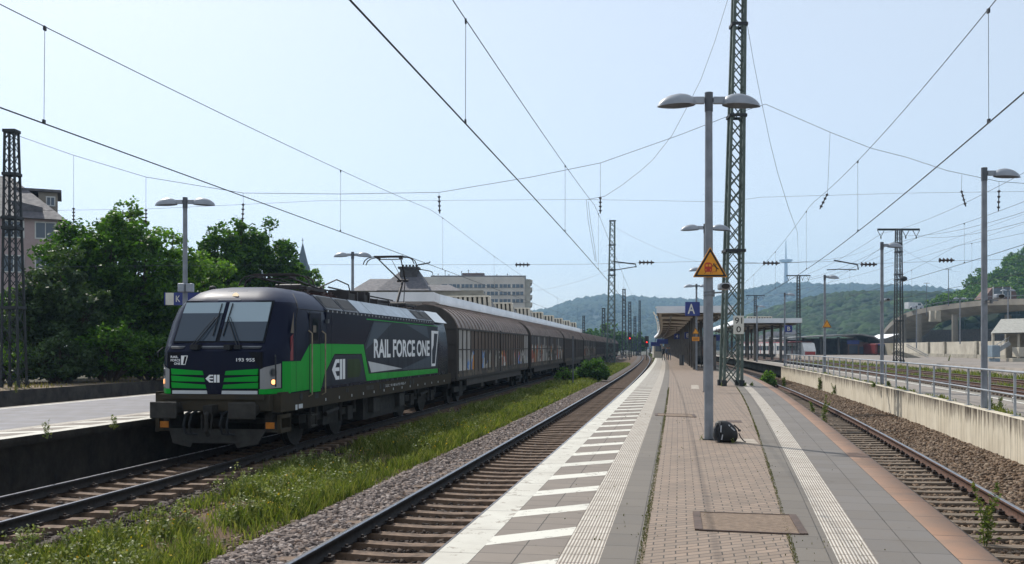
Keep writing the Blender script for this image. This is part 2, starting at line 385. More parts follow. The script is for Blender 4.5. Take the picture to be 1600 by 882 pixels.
# ================================================================ TRACKS
RAILP = [(-.036,.0),(.036,.0),(.036,-.04),(.012,-.055),(.012,-.14),(.07,-.155),(.07,-.172),(-.07,-.172),(-.07,-.155),(-.012,-.14),(-.012,-.055),(-.036,-.04)]
def rail(f, d, zr, Ys, side_m, par):
    pr = [(d+a, zr+b) for a, b in RAILP][::-1]
    o = sweep('rail', f, pr, Ys, [side_m, M['rail_head']], par, closed=True)
    n = len(pr); mi = np.zeros(len(o.data.polygons), int); mi[n-2::n] = 1
    o.data.polygons.foreach_set('material_index', mi)
    return o
def sleeper_mesh(mat, clipm, half=1.3, w=.13):
    b = MB()
    xs = [(-half,.0),(-1.02,.0),(-.5,-.025),(0,-.04),(.5,-.025),(1.02,.0),(half,.0)]
    vs = []
    for x, dz in xs: vs += [(x,-w,-.16),(x,w,-.16),(x,w*.82,dz),(x,-w*.82,dz)]
    fs = []
    for i in range(len(xs)-1):
        for k in range(4): fs.append((i*4+k, (i+1)*4+k, (i+1)*4+(k+1)%4, i*4+(k+1)%4))
    fs += [(0,3,2,1)[::-1], tuple(len(xs)*4-4+k for k in (3,2,1,0))[::-1]]
    b.add(vs, [q[::-1] for q in fs])
    for sx in (-.75, .75):
        for dx in (-.11, .11):
            b.box(sx+dx-.045, sx+dx+.045, -.07, .07, -.005, .045, 1)
            b.cyl((sx+dx,0,.04), (sx+dx,0,.075), .022, 6, 1)
    return b, [mat, clipm]
def track(label, f, dc, zr, Y0, Y1, sl_m, rail_m, nparts, pitch=.62, detail=True):
    p0 = at(f, Y0, dc, 0)
    t = thing('railway_track', label, 'track')
    for s in (-.753, .753): rail(f, dc+s, zr, Ygrid(Y0, Y1, 90), rail_m, t)
    b, mats = sleeper_mesh(sl_m, M['clip'])
    first = None; rest = MB(); Y = Y0; k = 0
    while Y < Y1:
        s = slope(f, Y); p = at(f, Y, dc, zr-.175); a = -math.atan(s)+rnd.uniform(-.012,.012)
        if Y > 6 and k < nparts:
            if first is None: first = b.build('sleeper', mats, t); o = first
            else: o = first.copy(); SC.collection.objects.link(o); o.parent = t
            o.location = p+Vector((0,0,rnd.uniform(-.008,.006))); o.rotation_euler = (0,0,a); k += 1
        else:
            Mx = Matrix.Translation(p) @ Matrix.Rotation(a, 4, 'Z')
            rest.box(-1.3, 1.3, -.12, .12, -.14, 0, 0, Mx)
        Y += pitch*math.cos(math.atan(s))
    o = rest.build('sleeper', sl_m, t); o['kind'] = 'stuff'
    return t
track('electrified track with polished rails beside the hatched platform edge', near, 0, 0, -8, 330, M['sleeper'], M['rail_dark'], 90)
track('track carrying the dark green and black freight locomotive', loco, 0, 0, -8, 330, M['sleeper'], M['rail_dark'], 40)
track('rusty disused track below the concrete retaining wall', edgeR, TR, -.03, -8, 120, M['sleeper_old'], M['rail_rust'], 80)
for d, lb in ((8.4, 'rusty track just behind the upper platform with the railing'), (12.9, 'rusty track second from the railing, before the grass strip'), (17.3, 'overgrown rusty track nearest to the far low platform')):
    track(lb, edgeR, d, .28, 20, 300, M['sleeper_old'], M['rail_rust'], 30)
# ================================================================ BALLAST STONES
def stones(name, f, d0, d1, Y0, Y1, n, size, zf, mat, flat=.7):
    Y = Y0*(Y1/Y0)**(rng.random(n)**.8); d = d0+(d1-d0)*rng.random(n)
    s = np.array([slope(f, y) for y in Y]); l = np.hypot(1, s)
    X = np.array([f(y) for y in Y])+d/l; Yc = Y-d*s/l; Z = zf(d)+rng.normal(0, .008, n)
    base = np.array([[-1,-1,-1],[1,-1,-1],[1,1,-1],[-1,1,-1],[-1,-1,1],[1,-1,1],[1,1,1],[-1,1,1]], float)*.5
    sz = size*(.55+.9*rng.random(n)**1.5)
    V = base[None]*(1+.55*(rng.random((n,8,3))-.5))*sz[:,None,None]*np.array([1,.8,flat])
    a = rng.random(n)*6.28; b = (rng.random(n)-.5)*1.2; c, s_ = np.cos(a), np.sin(a)
    x, y, z = V[...,0].copy(), V[...,1].copy(), V[...,2].copy()
    cb, sb = np.cos(b), np.sin(b)
    x, z = x*cb[:,None]-z*sb[:,None], x*sb[:,None]+z*cb[:,None]
    V[...,0] = x*c[:,None]-y*s_[:,None]+X[:,None]; V[...,1] = x*s_[:,None]+y*c[:,None]+Yc[:,None]; V[...,2] = z+Z[:,None]
    q = np.array([[3,2,1,0],[4,5,6,7],[0,1,5,4],[1,2,6,5],[2,3,7,6],[3,0,4,7]])
    Q = (q[None]+(np.arange(n)*8)[:,None,None]).reshape(-1,4)
    return tag(npmesh(name, V.reshape(-1,3), Q, mat), kind='stuff')
def stonemat(name, cols):
    k = NT(name); g = k.n('NewGeometry')
    col = k.ramp(g.outputs['Random Per Island'], [(i/(len(cols)-1), lin(c)) for i, c in enumerate(cols)])
    return k.fin(col, .85, 0, .3)
M['stone'] = stonemat('ballast_stone', ['4c4340','6a5f5a','7d716b','5a4d45','8f8580','675448'])
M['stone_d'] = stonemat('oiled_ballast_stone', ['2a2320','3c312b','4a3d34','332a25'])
M['stone_o'] = stonemat('old_ballast_stone', ['4a3b2e','65503d','786553','54453a','857564','5c4632'])
zs = lambda d: np.interp(d, [-2.75,-2.5,-1.95,-.7,2], [-.48,-.38,-.2,-.21,-.2])
stones('ballast_stones', near, -2.62, -.85, 7, 70, 30000, .062, zs, M['stone'])
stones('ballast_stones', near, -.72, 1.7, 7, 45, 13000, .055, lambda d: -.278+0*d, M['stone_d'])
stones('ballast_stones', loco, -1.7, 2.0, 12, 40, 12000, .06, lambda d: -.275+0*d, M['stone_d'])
stones('ballast_stones', edgeR, 2.25, 4.05, 10, 80, 22000, .06, lambda d: np.interp(d, [2.2,2.9,3.3,4.2], [-.23,-.2,-.13,-.1]), M['stone_o'])
stones('ballast_stones', edgeR, .1, 2.2, 8, 50, 14000, .055, lambda d: -.29+0*d, M['stone_o'])
# ================================================================ LOCOMOTIVE  (local: x right, y back from the buffers, z up)
def paint(name, c, rough=.28, coat=.5, dirt=.35, dcol='3d362c'):
    k = NT(name); v = k.coord('Object'); sx = k.n('SeparateXYZ'); k.l(v, sx.inputs[0])
    st = k.n('CombineXYZ'); k.l(sx.outputs[0], st.inputs[0]); k.l(sx.outputs[1], st.inputs[1]); k.l(k.math('MULTIPLY', sx.outputs[2], .25), st.inputs[2])
    nz = k.noise(st.outputs[0], 2.4, 8, .7)
    low = k.math('MULTIPLY', k.math('SUBTRACT', 2.0, sx.outputs[2]), .22)
    f = k.math('MULTIPLY', k.ramp(k.math('ADD', nz, low), [(.45, (0,0,0)), (.85, (1,1,1))]), dirt)
    col = k.mix(f, lin(c), lin(dcol)); k.fin(col, k.math('ADD', k.math('MULTIPLY', f, .5), rough), 0, .07)
    k.b.inputs['Coat Weight'].default_value = coat; k.b.inputs['Coat Roughness'].default_value = .12
    return k.m
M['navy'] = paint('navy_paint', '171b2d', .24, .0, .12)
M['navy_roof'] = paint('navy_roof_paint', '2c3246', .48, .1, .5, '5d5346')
M['black'] = paint('black_gloss', '0e1017', .3, .1, .12)
M['green'] = paint('green_paint', '109a35', .35, .1, .22)
M['slate'] = paint('slate_film', '2b323d', .4, .05, .3)
M['slate2'] = paint('slate_film_light', '48535e', .4, .05, .3)
M['silver'] = paint('silver_film', 'c6cacd', .35, .2, .2, '8a8478')
M['white_film'] = paint('white_film', 'e8eaec', .4, .1, .1, '9a968c')
M['frame_dirt'] = paint('road_dirt_frame', '38352f', .7, 0, .7, '4c4438')
M['under'] = pm('under_dirt', '2b2723', '1a1816', 5, .85, bump=.3, bscale=30)
M['under2'] = pm('under_grey', '35322d', '24211e', 4, .8)
M['roof_panel'] = pm('pale_roof_panel', '97a3ad', '828c95', 2, .4, .2)
M['vent'] = pm('vent_mesh', '1c1f24', '111317', 30, .7)
M['eq_dark'] = pm('roof_equipment', '322b2b', '1e1a1a', 4, .6)
M['eq_red'] = pm('roof_red', '4a2420', '33201e', 4, .7)
M['insul'] = pm('brown_insulator', '4b3430', '3a2825', 3, .3)
M['steel'] = pm('grey_steel', '6b6e72', '55585c', 4, .45, .5)
M['dark_steel'] = pm('dark_steel', '2c2d2f', '1f2021', 5, .5, .4)
M['copper'] = pm('carbon_strip', '3b3330', '2a2523', 5, .5, .3)
M['glass_hi'] = glass('blind_behind_glass', '93a4ad', .08)
M['glass_lo'] = glass('windscreen_glass', '2c3a48', .04)
M['glass_dk'] = glass('dark_glass', '0d1014', .05)
M['lens'] = glass('headlight_lens', '86888b', .12)
M['lens_dk'] = glass('unlit_lamp_lens', '3c4045', .1)
M['amber'] = emit('lit_amber_lamp', 'ffb070', 2.2)
M['lampw'] = emit('lit_top_lamp', 'ffe6c0', .45)
M['orange'] = pm('orange_plate', 'c4761a', 'a8610f', 5, .6)
M['beige_rail'] = pm('beige_handrail', '9c8d75', '857761', 5, .5, .3)
M['red_patch'] = paint('dull_red_patch', '7e2c38', .3, .3, .5)
M['dull_tan'] = paint('dull_tan', '6d6459', .3, .3, .5)
def text_fit(name, s, x0, x1, y0, y1, Mx, mat, parent, bold=.02, ext=.002):
    o = text(name, s, 1.0, Matrix(), mat, parent, bold, 0)
    me = o.data; c = np.zeros(len(me.vertices)*3); me.vertices.foreach_get('co', c); c = c.reshape(-1,3)
    a, b = c.min(0), c.max(0)
    me.transform(Mx @ Matrix.Translation((x0,y0,ext)) @ Matrix.Diagonal(((x1-x0)/(b[0]-a[0]), (y1-y0)/(b[1]-a[1]), 1, 1)) @ Matrix.Translation((-a[0],-a[1],0)))
    return o
LOC = thing('electric_locomotive', 'dark navy, black and green electric locomotive with large white side lettering and raised rear pantograph', 'locomotive',
            (-6.684, 20.60, 0), -math.atan(.153))
ROWS = [(1.38,.62,1.12,1.49,1.0),(1.95,.60,1.14,1.49,.98),(2.33,.62,1.14,1.49,1.0),(2.42,.70,1.12,1.49,1.03),(2.55,.82,1.11,1.49,1.10),
        (3.0,1.09,1.08,1.485,1.34),(3.32,1.28,1.05,1.45,1.56),(3.46,1.36,1.03,1.37,1.70),(3.58,1.50,.98,1.26,1.86),(3.70,1.72,.9,1.12,2.08),(3.80,2.02,.74,.92,2.36),(3.86,2.40,.45,.6,2.7),(3.88,2.9,.1,.2,3.1)]
def tf(z): return float(np.interp(z, [r[0] for r in ROWS], [r[1] for r in ROWS]))
def wf(z): return float(np.interp(z, [r[0] for r in ROWS], [r[2] for r in ROWS]))
def cab(tend, flip):
    b = MB(); n = None; T = (lambda t: 18.95-t) if flip else (lambda t: t)
    for z, t0, w_, ws, tc in ROWS:
        half = [(0,t0-.02),(w_*.6,t0-.01),(w_,t0+.02),(w_+(ws-w_)*.75,tc),(ws,tc+.28),(ws,tend)]
        row = [(-x, t) for x, t in half[::-1][:-1]]+half
        n = len(row); b.v += [(x, T(t), z) for x, t in row]
    for i in range(len(ROWS)-1):
        for j in range(n-1):
            a = i*n+j; q = (a, a+1, a+n+1, a+n); b.f.append(q[::-1] if flip else q); b.m.append(1 if i >= 7 or (i >= 6 and j in (0, n-2)) else 0)
    b.f.append(tuple((len(ROWS)-1)*n+j for j in range(n))); b.m.append(1)
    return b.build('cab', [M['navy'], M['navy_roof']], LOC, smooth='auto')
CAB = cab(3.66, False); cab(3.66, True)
b = MB()                                   # body between the cabs
b.box(-1.49, 1.49, 3.66, 15.29, 1.38, 3.31)
body = b.build('body', [M['navy']], LOC)
b = MB()
for s in (-1, 1): b.box(s*1.47-.005, s*1.47+.005, 3.66, 15.2, 3.30, 3.36, 1)
vs = [(-1.46,3.66,3.36),(1.46,3.66,3.36),(1.08,3.66,3.74),(-1.08,3.66,3.74)]; ve = [(x,15.29,z) for x, _, z in vs]
b.add(vs+ve, [(0,1,2,3),(7,6,5,4),(1,5,6,2),(4,0,3,7),(2,6,7,3)])
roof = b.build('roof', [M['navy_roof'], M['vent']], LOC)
def roofq(b, t0, t1, f0, f1, m, s=1, lift=.012):     # a panel on the sloping roof side
    P_ = lambda t, f: Vector((s*(1.46-.38*f+lift), t, 3.36+.38*f+lift))
    q = [P_(t0,f0), P_(t1,f0), P_(t1,f1), P_(t0,f1)]; b.add(q, [(0,1,2,3) if s > 0 else (3,2,1,0)], m)
b = MB()
for s in (-1, 1):
    for t0, t1 in ((6.46, 7.6), (7.64, 11.9), (11.94, 12.9)): roofq(b, t0, t1, .04, 1.0, 0, s, .016)
b.build('roof_panel', [M['roof_panel']], roof)
for s in (1, -1):
    for t0, t1 in ((3.75, 5.05), (5.15, 6.36), (13.0, 14.1), (14.2, 15.25)):
        b = MB(); roofq(b, t0, t1, .02, 1.0, 1, s, .012); roofq(b, t0+.07, t1-.07, .14, .9, 0, s, .02); b.build('roof_vent', [M['vent'], M['steel']], roof)
for k in range(34): b = MB(); b.box(1.465, 1.485, 3.8+k*.345, 3.84+k*.345, 3.27, 3.36); b.build('roof_bracket', M['silver'], roof)
b = MB(); roofq(b, 15.3, 17.3, -.1, 1.02, 0, 1, .03); b.build('sunlit_roof_side', M['silver'], roof)  # silver sheet paints the sunlight on the rear cab's roof side
# --- livery on the right side
SX = 1.490
SM = frame((SX, 0, 0), (0,1,0), (0,0,1))
def sidepoly(b, poly, m, h): b.prism(poly, SM, h, m)
b = MB()
sidepoly(b, [(1.30,1.40),(1.30,2.1),(1.92,2.1),(2.52,2.51),(6.71,2.5),(7.20,1.66),(15.9,1.62),(15.9,1.46),(7.0,1.46),(6.55,2.24),(4.26,2.25),(3.52,1.75),(3.30,1.42)], 0, .003)
sidepoly(b, [(3.36,1.44),(3.57,1.75),(4.28,2.22),(6.53,2.21),(6.96,1.46)], 1, .002)
sidepoly(b, [(7.24,1.67),(6.78,2.45),(7.7,3.2),(15.9,3.18),(15.9,1.65)], 2, .002)
sidepoly(b, [(7.7,3.15),(9.6,3.17),(8.3,2.75),(6.9,2.35)], 3, .004)
sidepoly(b, [(10.86,1.72),(14.8,2.12),(14.8,1.68),(11.0,1.68)], 3, .004)
sidepoly(b, [(11.4,3.17),(14.2,3.17),(14.5,2.75)], 3, .004)
sidepoly(b, [(7.15,2.02),(7.43,1.69),(10.86,1.73)], 4, .006)
sidepoly(b, [(7.0,3.24),(15.9,3.22),(15.9,3.20),(7.0,3.21)], 0, .003)
b.build('side_livery', [M['green'], M['slate'], M['slate'], M['slate2'], M['silver']], body)
b = MB()                                   # green on the front corner and red and tan patches by the cab window
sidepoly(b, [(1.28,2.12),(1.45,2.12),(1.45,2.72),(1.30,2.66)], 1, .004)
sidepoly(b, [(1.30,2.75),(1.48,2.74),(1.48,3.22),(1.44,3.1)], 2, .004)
b.build('cab_patch', [M['green'], M['red_patch'], M['dull_tan']], CAB)
text_fit('side_lettering', 'RAIL FORCE ONE', 7.69, 14.58, 2.10, 2.67, SM, M['white_film'], body, .032, .0075)
def poly_logo(parent, x, y, w_, h_, Mx, mat, ext=.008):  # arrow headed E and two bars
    b = MB(); g = lambda pts: [(x+w_*p, y+h_*q) for p, q in pts]
    for pts in ([(0,.5),(.28,1),(.55,1),(.55,.82),(.36,.82),(.25,.6),(.55,.6),(.55,.42),(.25,.42),(.36,.18),(.55,.18),(.55,0),(.28,0)],
                [(.6,0),(.6,1),(.77,1),(.77,0)], [(.83,0),(.83,1),(1,1),(1,0)]): b.prism(g(pts), Mx @ Matrix.Translation((0,0,.004)), ext-.004)
    return b.build('logo', mat, parent)
poly_logo(body, 4.06, 1.58, 1.03, .53, SM, M['white_film'])
b = MB(); sidepoly(b, [(5.3,1.6),(5.3,2.1),(6.3,2.1),(6.55,1.85),(6.3,1.6)], 0, .0035); b.build('logo_film', [paint('dull_green_film', '3b4a30', .5, 0, .4)], body)  # dull green pointed shape beside the logo
b = MB()
sidepoly(b, [(14.88,3.03),(16.0,3.03),(15.5,1.72),(14.88,1.72)], 0, .007); sidepoly(b, [(15.28,2.93),(15.85,2.93),(15.42,1.82),(14.97,1.82),(14.97,2.3),(15.2,2.5)], 1, .009)
b.build('logo', [M['white_film'], M['slate']], body)
# door, handrails, seams
d_ = MB(); d_.box(SX, SX+.006, 2.5, 3.22, 1.32, 3.25, 0); 
for t in (2.47, 3.22): d_.box(SX, SX+.010, t, t+.02, 1.32, 3.27, 1)
d_.box(SX, SX+.009, 2.5, 3.22, 1.34, 2.5, 2)
door = d_.build('cab_door', [M['navy'], M['vent'], M['green']], CAB)
b = MB(); b.box(SX+.004, SX+.012, 2.66, 3.06, 2.55, 3.12); b.build('door_window', M['glass_dk'], door)
b = MB(); b.box(SX+.004, SX+.014, 2.7, 2.9, 2.78, 2.95); b.build('door_notice', M['dull_tan'], door)
for t in (2.42, 3.34):
    b = MB(); b.tube([(SX+.0,t,1.25),(SX+.09,t,1.3),(SX+.09,t,2.75),(SX+.0,t,2.82)], .018, 6); b.build('handrail', M['beige_rail'], CAB)
for t in (1.62, 4.05, 9.2):
    b = MB(); b.box(SX, SX+.006, t, t+.012, 1.4, 3.28); b.build('panel_seam', M['vent'], body)
b = MB(); b.box(SX-.02, SX+.06, 3.62, 3.72, 3.02, 3.12); b.build('camera_box', M['steel'], body)
for s in (1, -1):
    b = MB(); b.tube([(s*(r[3]+.002), r[4]+.28, r[0]) for r in ROWS[2:10]], .009, 5); b.build('panel_seam', M['vent'], CAB)
    b = MB(); b.tube([(s*1.452, 1.84, 3.32), (s*1.452, 3.66, 3.32)], .009, 5); b.build('panel_seam', M['vent'], CAB)
# --- front
FM = lambda z: frame((0, tf(z), 0), (1,0,0), (0,0,1))
def fpoly(b, poly, m, lift):                # polygon on the nose surface: points (x, z)
    n = len(poly); y = lambda x, z: tf(z)-.012-lift+.03*max(0, abs(x)/1.1-.6)
    b.add([(x, y(x,z), z) for x, z in poly]+[(x, y(x,z)+.05, z) for x, z in poly], [tuple(range(n))]+[(i, n+i, n+(i+1)%n, (i+1)%n) for i in range(n)], m)
b = MB(); fpoly(b, [(-1.08,2.52),(1.08,2.52),(1.06,3.49),(-1.06,3.49)], 0, .016); ws = b.build('windscreen_frame', M['black'], CAB)
for x0, x1, zm in ((-1.05,-.07,3.20),(.03,1.04,3.0)):
    b = MB(); fpoly(b, [(x0,2.56),(x1,2.56),(x1,zm),(x0,zm)], 1, .03); fpoly(b, [(x0,zm),(x1,zm),(x1*.985,3.45),(x0*.985,3.45)], 0, .03)
    b.build('windscreen', [M['glass_hi'], M['glass_lo']], ws)
for side in (-1, 1):
    b = MB(); o_ = .03
    P3 = lambda x, z, l=.09: (x, tf(z)-l, z)
    base = side*.52+.0; top = side*.13-.03
    b.tube([P3(base,2.43), P3(top,3.1)], .013, 6); b.tube([P3(base+side*.07,2.43), P3(top+side*.06,3.1)], .009, 6)
    b.tube([P3(top-side*.01,2.68,.07), P3(top+.02,3.42,.07)], .014, 6); b.box(base-.06, base+.08, tf(2.42)-.12, tf(2.42), 2.38, 2.47)
    b.build('wiper', M['vent'], ws)
b = MB()
for x0, x1 in ((-1.08,-.75),(-.35,.2),(.6,1.05)):
    b = MB(); fpoly(b, [(x0,2.42),(x1,2.42),(x1,2.45),(x0,2.45)], 0, .02); fpoly(b, [(x0+.05,2.385),(x1-.02,2.385),(x1,2.41),(x0,2.41)], 1, .018)
    b.build('nose_grip', [M['steel'], M['vent']], CAB)
for x in (-.42, .33):
    b = MB(); b.box(x-.07, x+.07, .50, .72, 2.37, 2.48); b.build('nose_camera', M['vent'], CAB)
b = MB(); fpoly(b, [(-1.11,1.40),(1.11,1.40),(1.11,2.31),(-1.11,2.31)], 0, .004); fp = b.build('front_panel', M['black'], CAB)
for s in (-1, 1):
    for z0, z1 in ((1.805,1.93),(1.655,1.775),(1.505,1.625)):
        ins = lambda z: .21+(.30-.21)*(z-1.5)/.45-.02; b = MB()
        ps = [(s*1.01,z0+.01),(s*1.02,z1+.015),(s*ins(z1)+.0,z1-.035),(s*ins(z0),z0)]
        fpoly(b, ps if s < 0 else ps[::-1], 0, .02); b.build('grille_slat', M['green'], fp)
    b = MB(); ps = [(s*.17,1.385),(s*.18,1.46),(s*1.0,1.46),(s*1.0,1.385)]; fpoly(b, ps if s > 0 else ps[::-1], 0, .022); b.build('white_bar', M['silver'], fp)
    b = MB()                               # green cheek under and behind the headlight
    for (x0,t0),(x1,t1) in (((1.03,.60),(1.15,.62)),((1.15,.62),(1.412,1.0)),((1.412,1.0),(1.497,1.29))):
        zt = 1.5 if x0 < 1.3 else 2.1
        k_ = .006; q = [(s*(x0+k_),t0-k_,1.385),(s*(x1+k_),t1-k_,1.385),(s*(x1+k_),t1-k_,2.1 if x0 > 1.3 else zt),(s*(x0+k_),t0-k_,zt)]
        b.add(q, [(0,1,2,3) if s > 0 else (3,2,1,0)])
    b.build('green_cheek', M['green'], CAB)
    b = MB(); k_ = .014                    # headlight wraps the corner
    A, B_, C_ = (1.05,.605), (1.15,.62), (1.39,.965)
    for (p, q), (zl, zr) in (((A,B_),((1.50,1.93),(1.5,1.98))), ((B_,C_),((1.5,1.98),(1.52,2.06)))):
        v = [(s*(p[0]+k_),p[1]-k_,zl[0]),(s*(q[0]+k_),q[1]-k_,zr[0]),(s*(q[0]+k_),q[1]-k_,zr[1]),(s*(p[0]+k_),p[1]-k_,zl[1])]
        b.add(v, [(0,1,2,3) if s > 0 else (3,2,1,0)])
    hl = b.build('headlight', M['lens'], CAB)
    nrm = Vector((s*.345, -.24, 0)).normalized(); c0 = Vector((s*1.285, .79, 0))
    for z, r_, mm in ((1.86,.075,'lens_dk'),(1.65,.055,'amber')):
        b = MB(); b.cyl(c0+Vector((0,0,z)), c0+Vector((0,0,z))+nrm*.014, r_*1.3, 20, 0); b.cyl(c0+Vector((0,0,z))+nrm*.005, c0+Vector((0,0,z))+nrm*.02, r_, 20, 1)
        b.build('lamp', [M['steel'], M[mm]], hl)
text_fit('lettering', '193 955', .52, .95, 2.105, 2.18, FM(2.1), M['white_film'], fp, .014, .03)
for i, (s_, x0, x1) in enumerate((('RAIL', -1.03, -.85), ('FORCE', -1.03, -.80), ('ONE', -.95, -.80))):
    text_fit('front_lettering', s_, x0, x1, 2.18-i*.075, 2.232-i*.075, FM(2.15), M['white_film'], fp, .02, .03)
b = MB(); b.prism([(-.78,2.235),(-.62,2.235),(-.68,2.03),(-.78,2.03)], FM(2.1) @ Matrix.Translation((0,0,.026)), .004, 0)
b.prism([(-.70,2.22),(-.645,2.22),(-.69,2.045),(-.735,2.045)], FM(2.1) @ Matrix.Translation((0,0,.03)), .003, 1); b.build('logo', [M['white_film'], M['black']], fp)
poly_logo(fp, -.2, 1.64, .33, .17, FM(1.7) @ Matrix.Translation((0,0,.03)), M['white_film'])
b = MB(); fpoly(b, [(-.30,3.50),(.26,3.50),(.24,3.74),(-.24,3.74)], 0, .02); tl = b.build('top_lamp_cover', M['glass_lo'], CAB)
b = MB(); b.cyl((.06,tf(3.62)-.05,3.615), (.06,tf(3.62)-.01,3.60), .075, 18); b.build('top_lamp', M['lampw'], tl)
b = MB(); b.sphere((-.85,2.25,3.83), .09, 0, 12, 6, (1,1,.8)); b.build('horn_cover', M['vent'], CAB)
b = MB(); b.tube([(1.33,.80,2.25),(1.36,.74,2.2),(1.37,.74,1.75),(1.35,.78,1.55)], .016, 6); b.tube([(-1.33,.82,2.42),(-1.42,.72,2.3),(-1.4,.74,2.2)], .018, 6); b.build('handrail', M['vent'], CAB)
# --- underframe and front end
b = MB()
b.box(-1.485, 1.485, .75, 18.25, .98, 1.385, 0)
und = b.build('underframe', [M['frame_dirt']], LOC)
b = MB(); b.box(-1.30, 1.30, .56, 1.6, 1.02, 1.37, 0); b.box(-1.2,1.2,.5,.62,1.27,1.375,0)
for s in (-1, 1):
    for z0 in (.56, 1.06):                  # corner steps with square openings
        b.box(s*1.31-.17, s*1.31+.17, .74, .80, z0-.02, z0+.04, 0); b.box(s*1.31-.17, s*1.31+.17, 1.3, 1.36, z0, z0+.3, 0)
        b.box(s*1.44-.04, s*1.44+.04, .74, .80, z0-.02, z0+.34, 0); b.box(s*1.44-.04, s*1.44+.04, 1.3, 1.36, z0-.02, z0+.34, 0)
        b.box(s*1.44-.04, s*1.44+.04, .74, 1.36, z0+.28, z0+.36, 0); b.box(s*1.44-.05, s*1.44+.045, .74, 1.36, z0-.04, z0+.05, 0)
    b.box(s*1.2-.08, s*1.2+.08, .72, 1.36, .56, 1.1, 1)
b.build('buffer_beam', [M['frame_dirt'], M['under']], und)
for s in (-1, 1):
    b = MB(); b.box(s*.9-.31, s*.9+.31, .0, .05, .875, 1.235); bf = b.build('buffer', [M['under2']], LOC, bevel=.02)
    b = MB(); b.tube([(s*.9,.04,1.055),(s*.9,.25,1.055)], .11, 14); b.tube([(s*.9,.22,1.055),(s*.9,.6,1.055)], .17, 14); b.build('buffer_stem', M['under'], bf)
    b = MB(); b.box(s*1.25-.1, s*1.25+.1, .70, .72, .62, .76); b.build('orange_plate', M['orange'], und)
b = MB()
b.box(-.1,.1,.25,.6,.95,1.15); b.tube([(0,.3,1.0),(0,.2,.95),(0,.2,.6),(0,.3,.5)], .05, 8); b.tube([(-.12,.25,.95),(-.1,.2,.6),(.1,.2,.6),(.12,.25,.95)], .025, 6)
b.build('coupling', M['under'], LOC)
for x in (-.55,-.42,.3,.45):
    b = MB(); b.tube([(x,.6,1.0),(x-.03,.42,.95),(x-.06,.36,.7),(x-.02,.4,.52),(x+.1,.45,.5)], .028, 8); b.build('brake_hose', M['vent'], LOC)
b = MB()
n_ = [(-1.15,.72,.60),(-1.0,.62,.28),(-.55,.55,.20),(-.5,.55,.30),(.5,.55,.30),(.55,.55,.20),(1.0,.62,.28),(1.15,.72,.60)]
b.add(n_+[(x,y+.05,z) for x,y,z in n_], [tuple(range(8)),tuple(range(8,16))[::-1]]+[(i,8+i,8+(i+1)%8,(i+1)%8) for i in range(8)])
b.build('rail_guard', M['under2'], LOC)
text_fit('beam_lettering', 'SIEMENS', -.92, -.55, 1.295, 1.34, frame((0,.5,0),(1,0,0),(0,0,1)), M['under2'], und, .02, .003)
text_fit('beam_lettering', 'Vectron', .62, .95, 1.295, 1.34, frame((0,.5,0),(1,0,0),(0,0,1)), M['under2'], und, .02, .003)
WH = (3.3, 6.3, 13.1, 16.1)
def wheelset(parent, t, r=.62, mats=None):
    for s in (-1, 1):
        b = MB(); b.cyl((s*.68,t,r), (s*.82,t,r), r, 28); b.cyl((s*.66,t,r), (s*.70,t,r), r+.03, 28); b.cyl((s*.82,t,r), (s*.9,t,r), .16, 14); b.build('wheel', M['under'], parent, smooth='auto')
for t0 in (4.8, 14.6):
    b = MB()
    for s in (-1, 1):
        b.box(s*1.1-.08, s*1.1+.08, t0-2.2, t0+2.2, .58, .78); b.box(s*1.1-.1, s*1.1+.1, t0-.6, t0+.6, .42, .92)
        for q in (-1.5, 1.5):
            b.box(s*1.12-.12, s*1.12+.12, t0+q-.22, t0+q+.22, .42, .8); b.tube([(s*1.2,t0+q+.3,.7),(s*1.2,t0+q+.3,1.0)], .1, 10)
        b.tube([(s*1.32,t0-.75,.72),(s*1.36,t0+.05,.82)], .06, 8); b.tube([(s*1.3,t0+.45,.45),(s*1.3,t0+.45,.98)], .05, 8)
    b.box(-1.15, 1.15, t0-.3, t0+.3, .5, .7); b.box(-1.15,1.15,t0-2.2,t0-2.1,.58,.7)
    bo = b.build('bogie', [M['under']], LOC)
    for q in (-1.5, 1.5): wheelset(bo, t0+q)
b = MB(); b.box(-1.2, 1.2, 7.6, 11.9, .30, .99); b.build('transformer_tank', M['under'], und)
for t in (8.1, 11.0):
    b = MB(); b.box(1.2, 1.36, t, t+.62, .5, .92); b.build('equipment_box', M['under2'], und)
b = MB()
for t in (2.72, 3.12): b.box(1.40, 1.44, t-.02, t+.02, .48, 1.02)
for z in (.5, .76): b.box(1.38, 1.46, 2.72, 3.12, z, z+.03)
b.build('step_ladder', M['under2'], und)
for k in range(14):
    t = 3.6+k*1.03; b = MB(); b.box(1.485, 1.492, t, t+.05, 1.08, 1.15); b.build('frame_marking', M['silver'], und)
for t, z, r_ in ((8.4,1.25,.085),(8.75,1.25,.085),(11.9,1.25,.085),(12.3,1.25,.085),(1.95,1.27,.09)): b = MB(); b.cyl((1.484,t,z), (1.494,t,z), r_, 16); b.build('frame_opening', M['vent'], und)
for t0, t1, z0, z1, mm in ((1.60,1.72,.98,1.1,'silver'),(1.80,2.05,1.0,1.10,'silver'),(2.85,3.1,1.18,1.34,'vent'),(5.2,5.28,1.22,1.34,'vent'),(5.32,5.4,1.22,1.34,'vent'),(7.0,7.7,1.2,1.32,'under2')): b = MB(); b.box(1.485,1.49,t0,t1,z0,z1); b.build('frame_marking', M[mm], und)
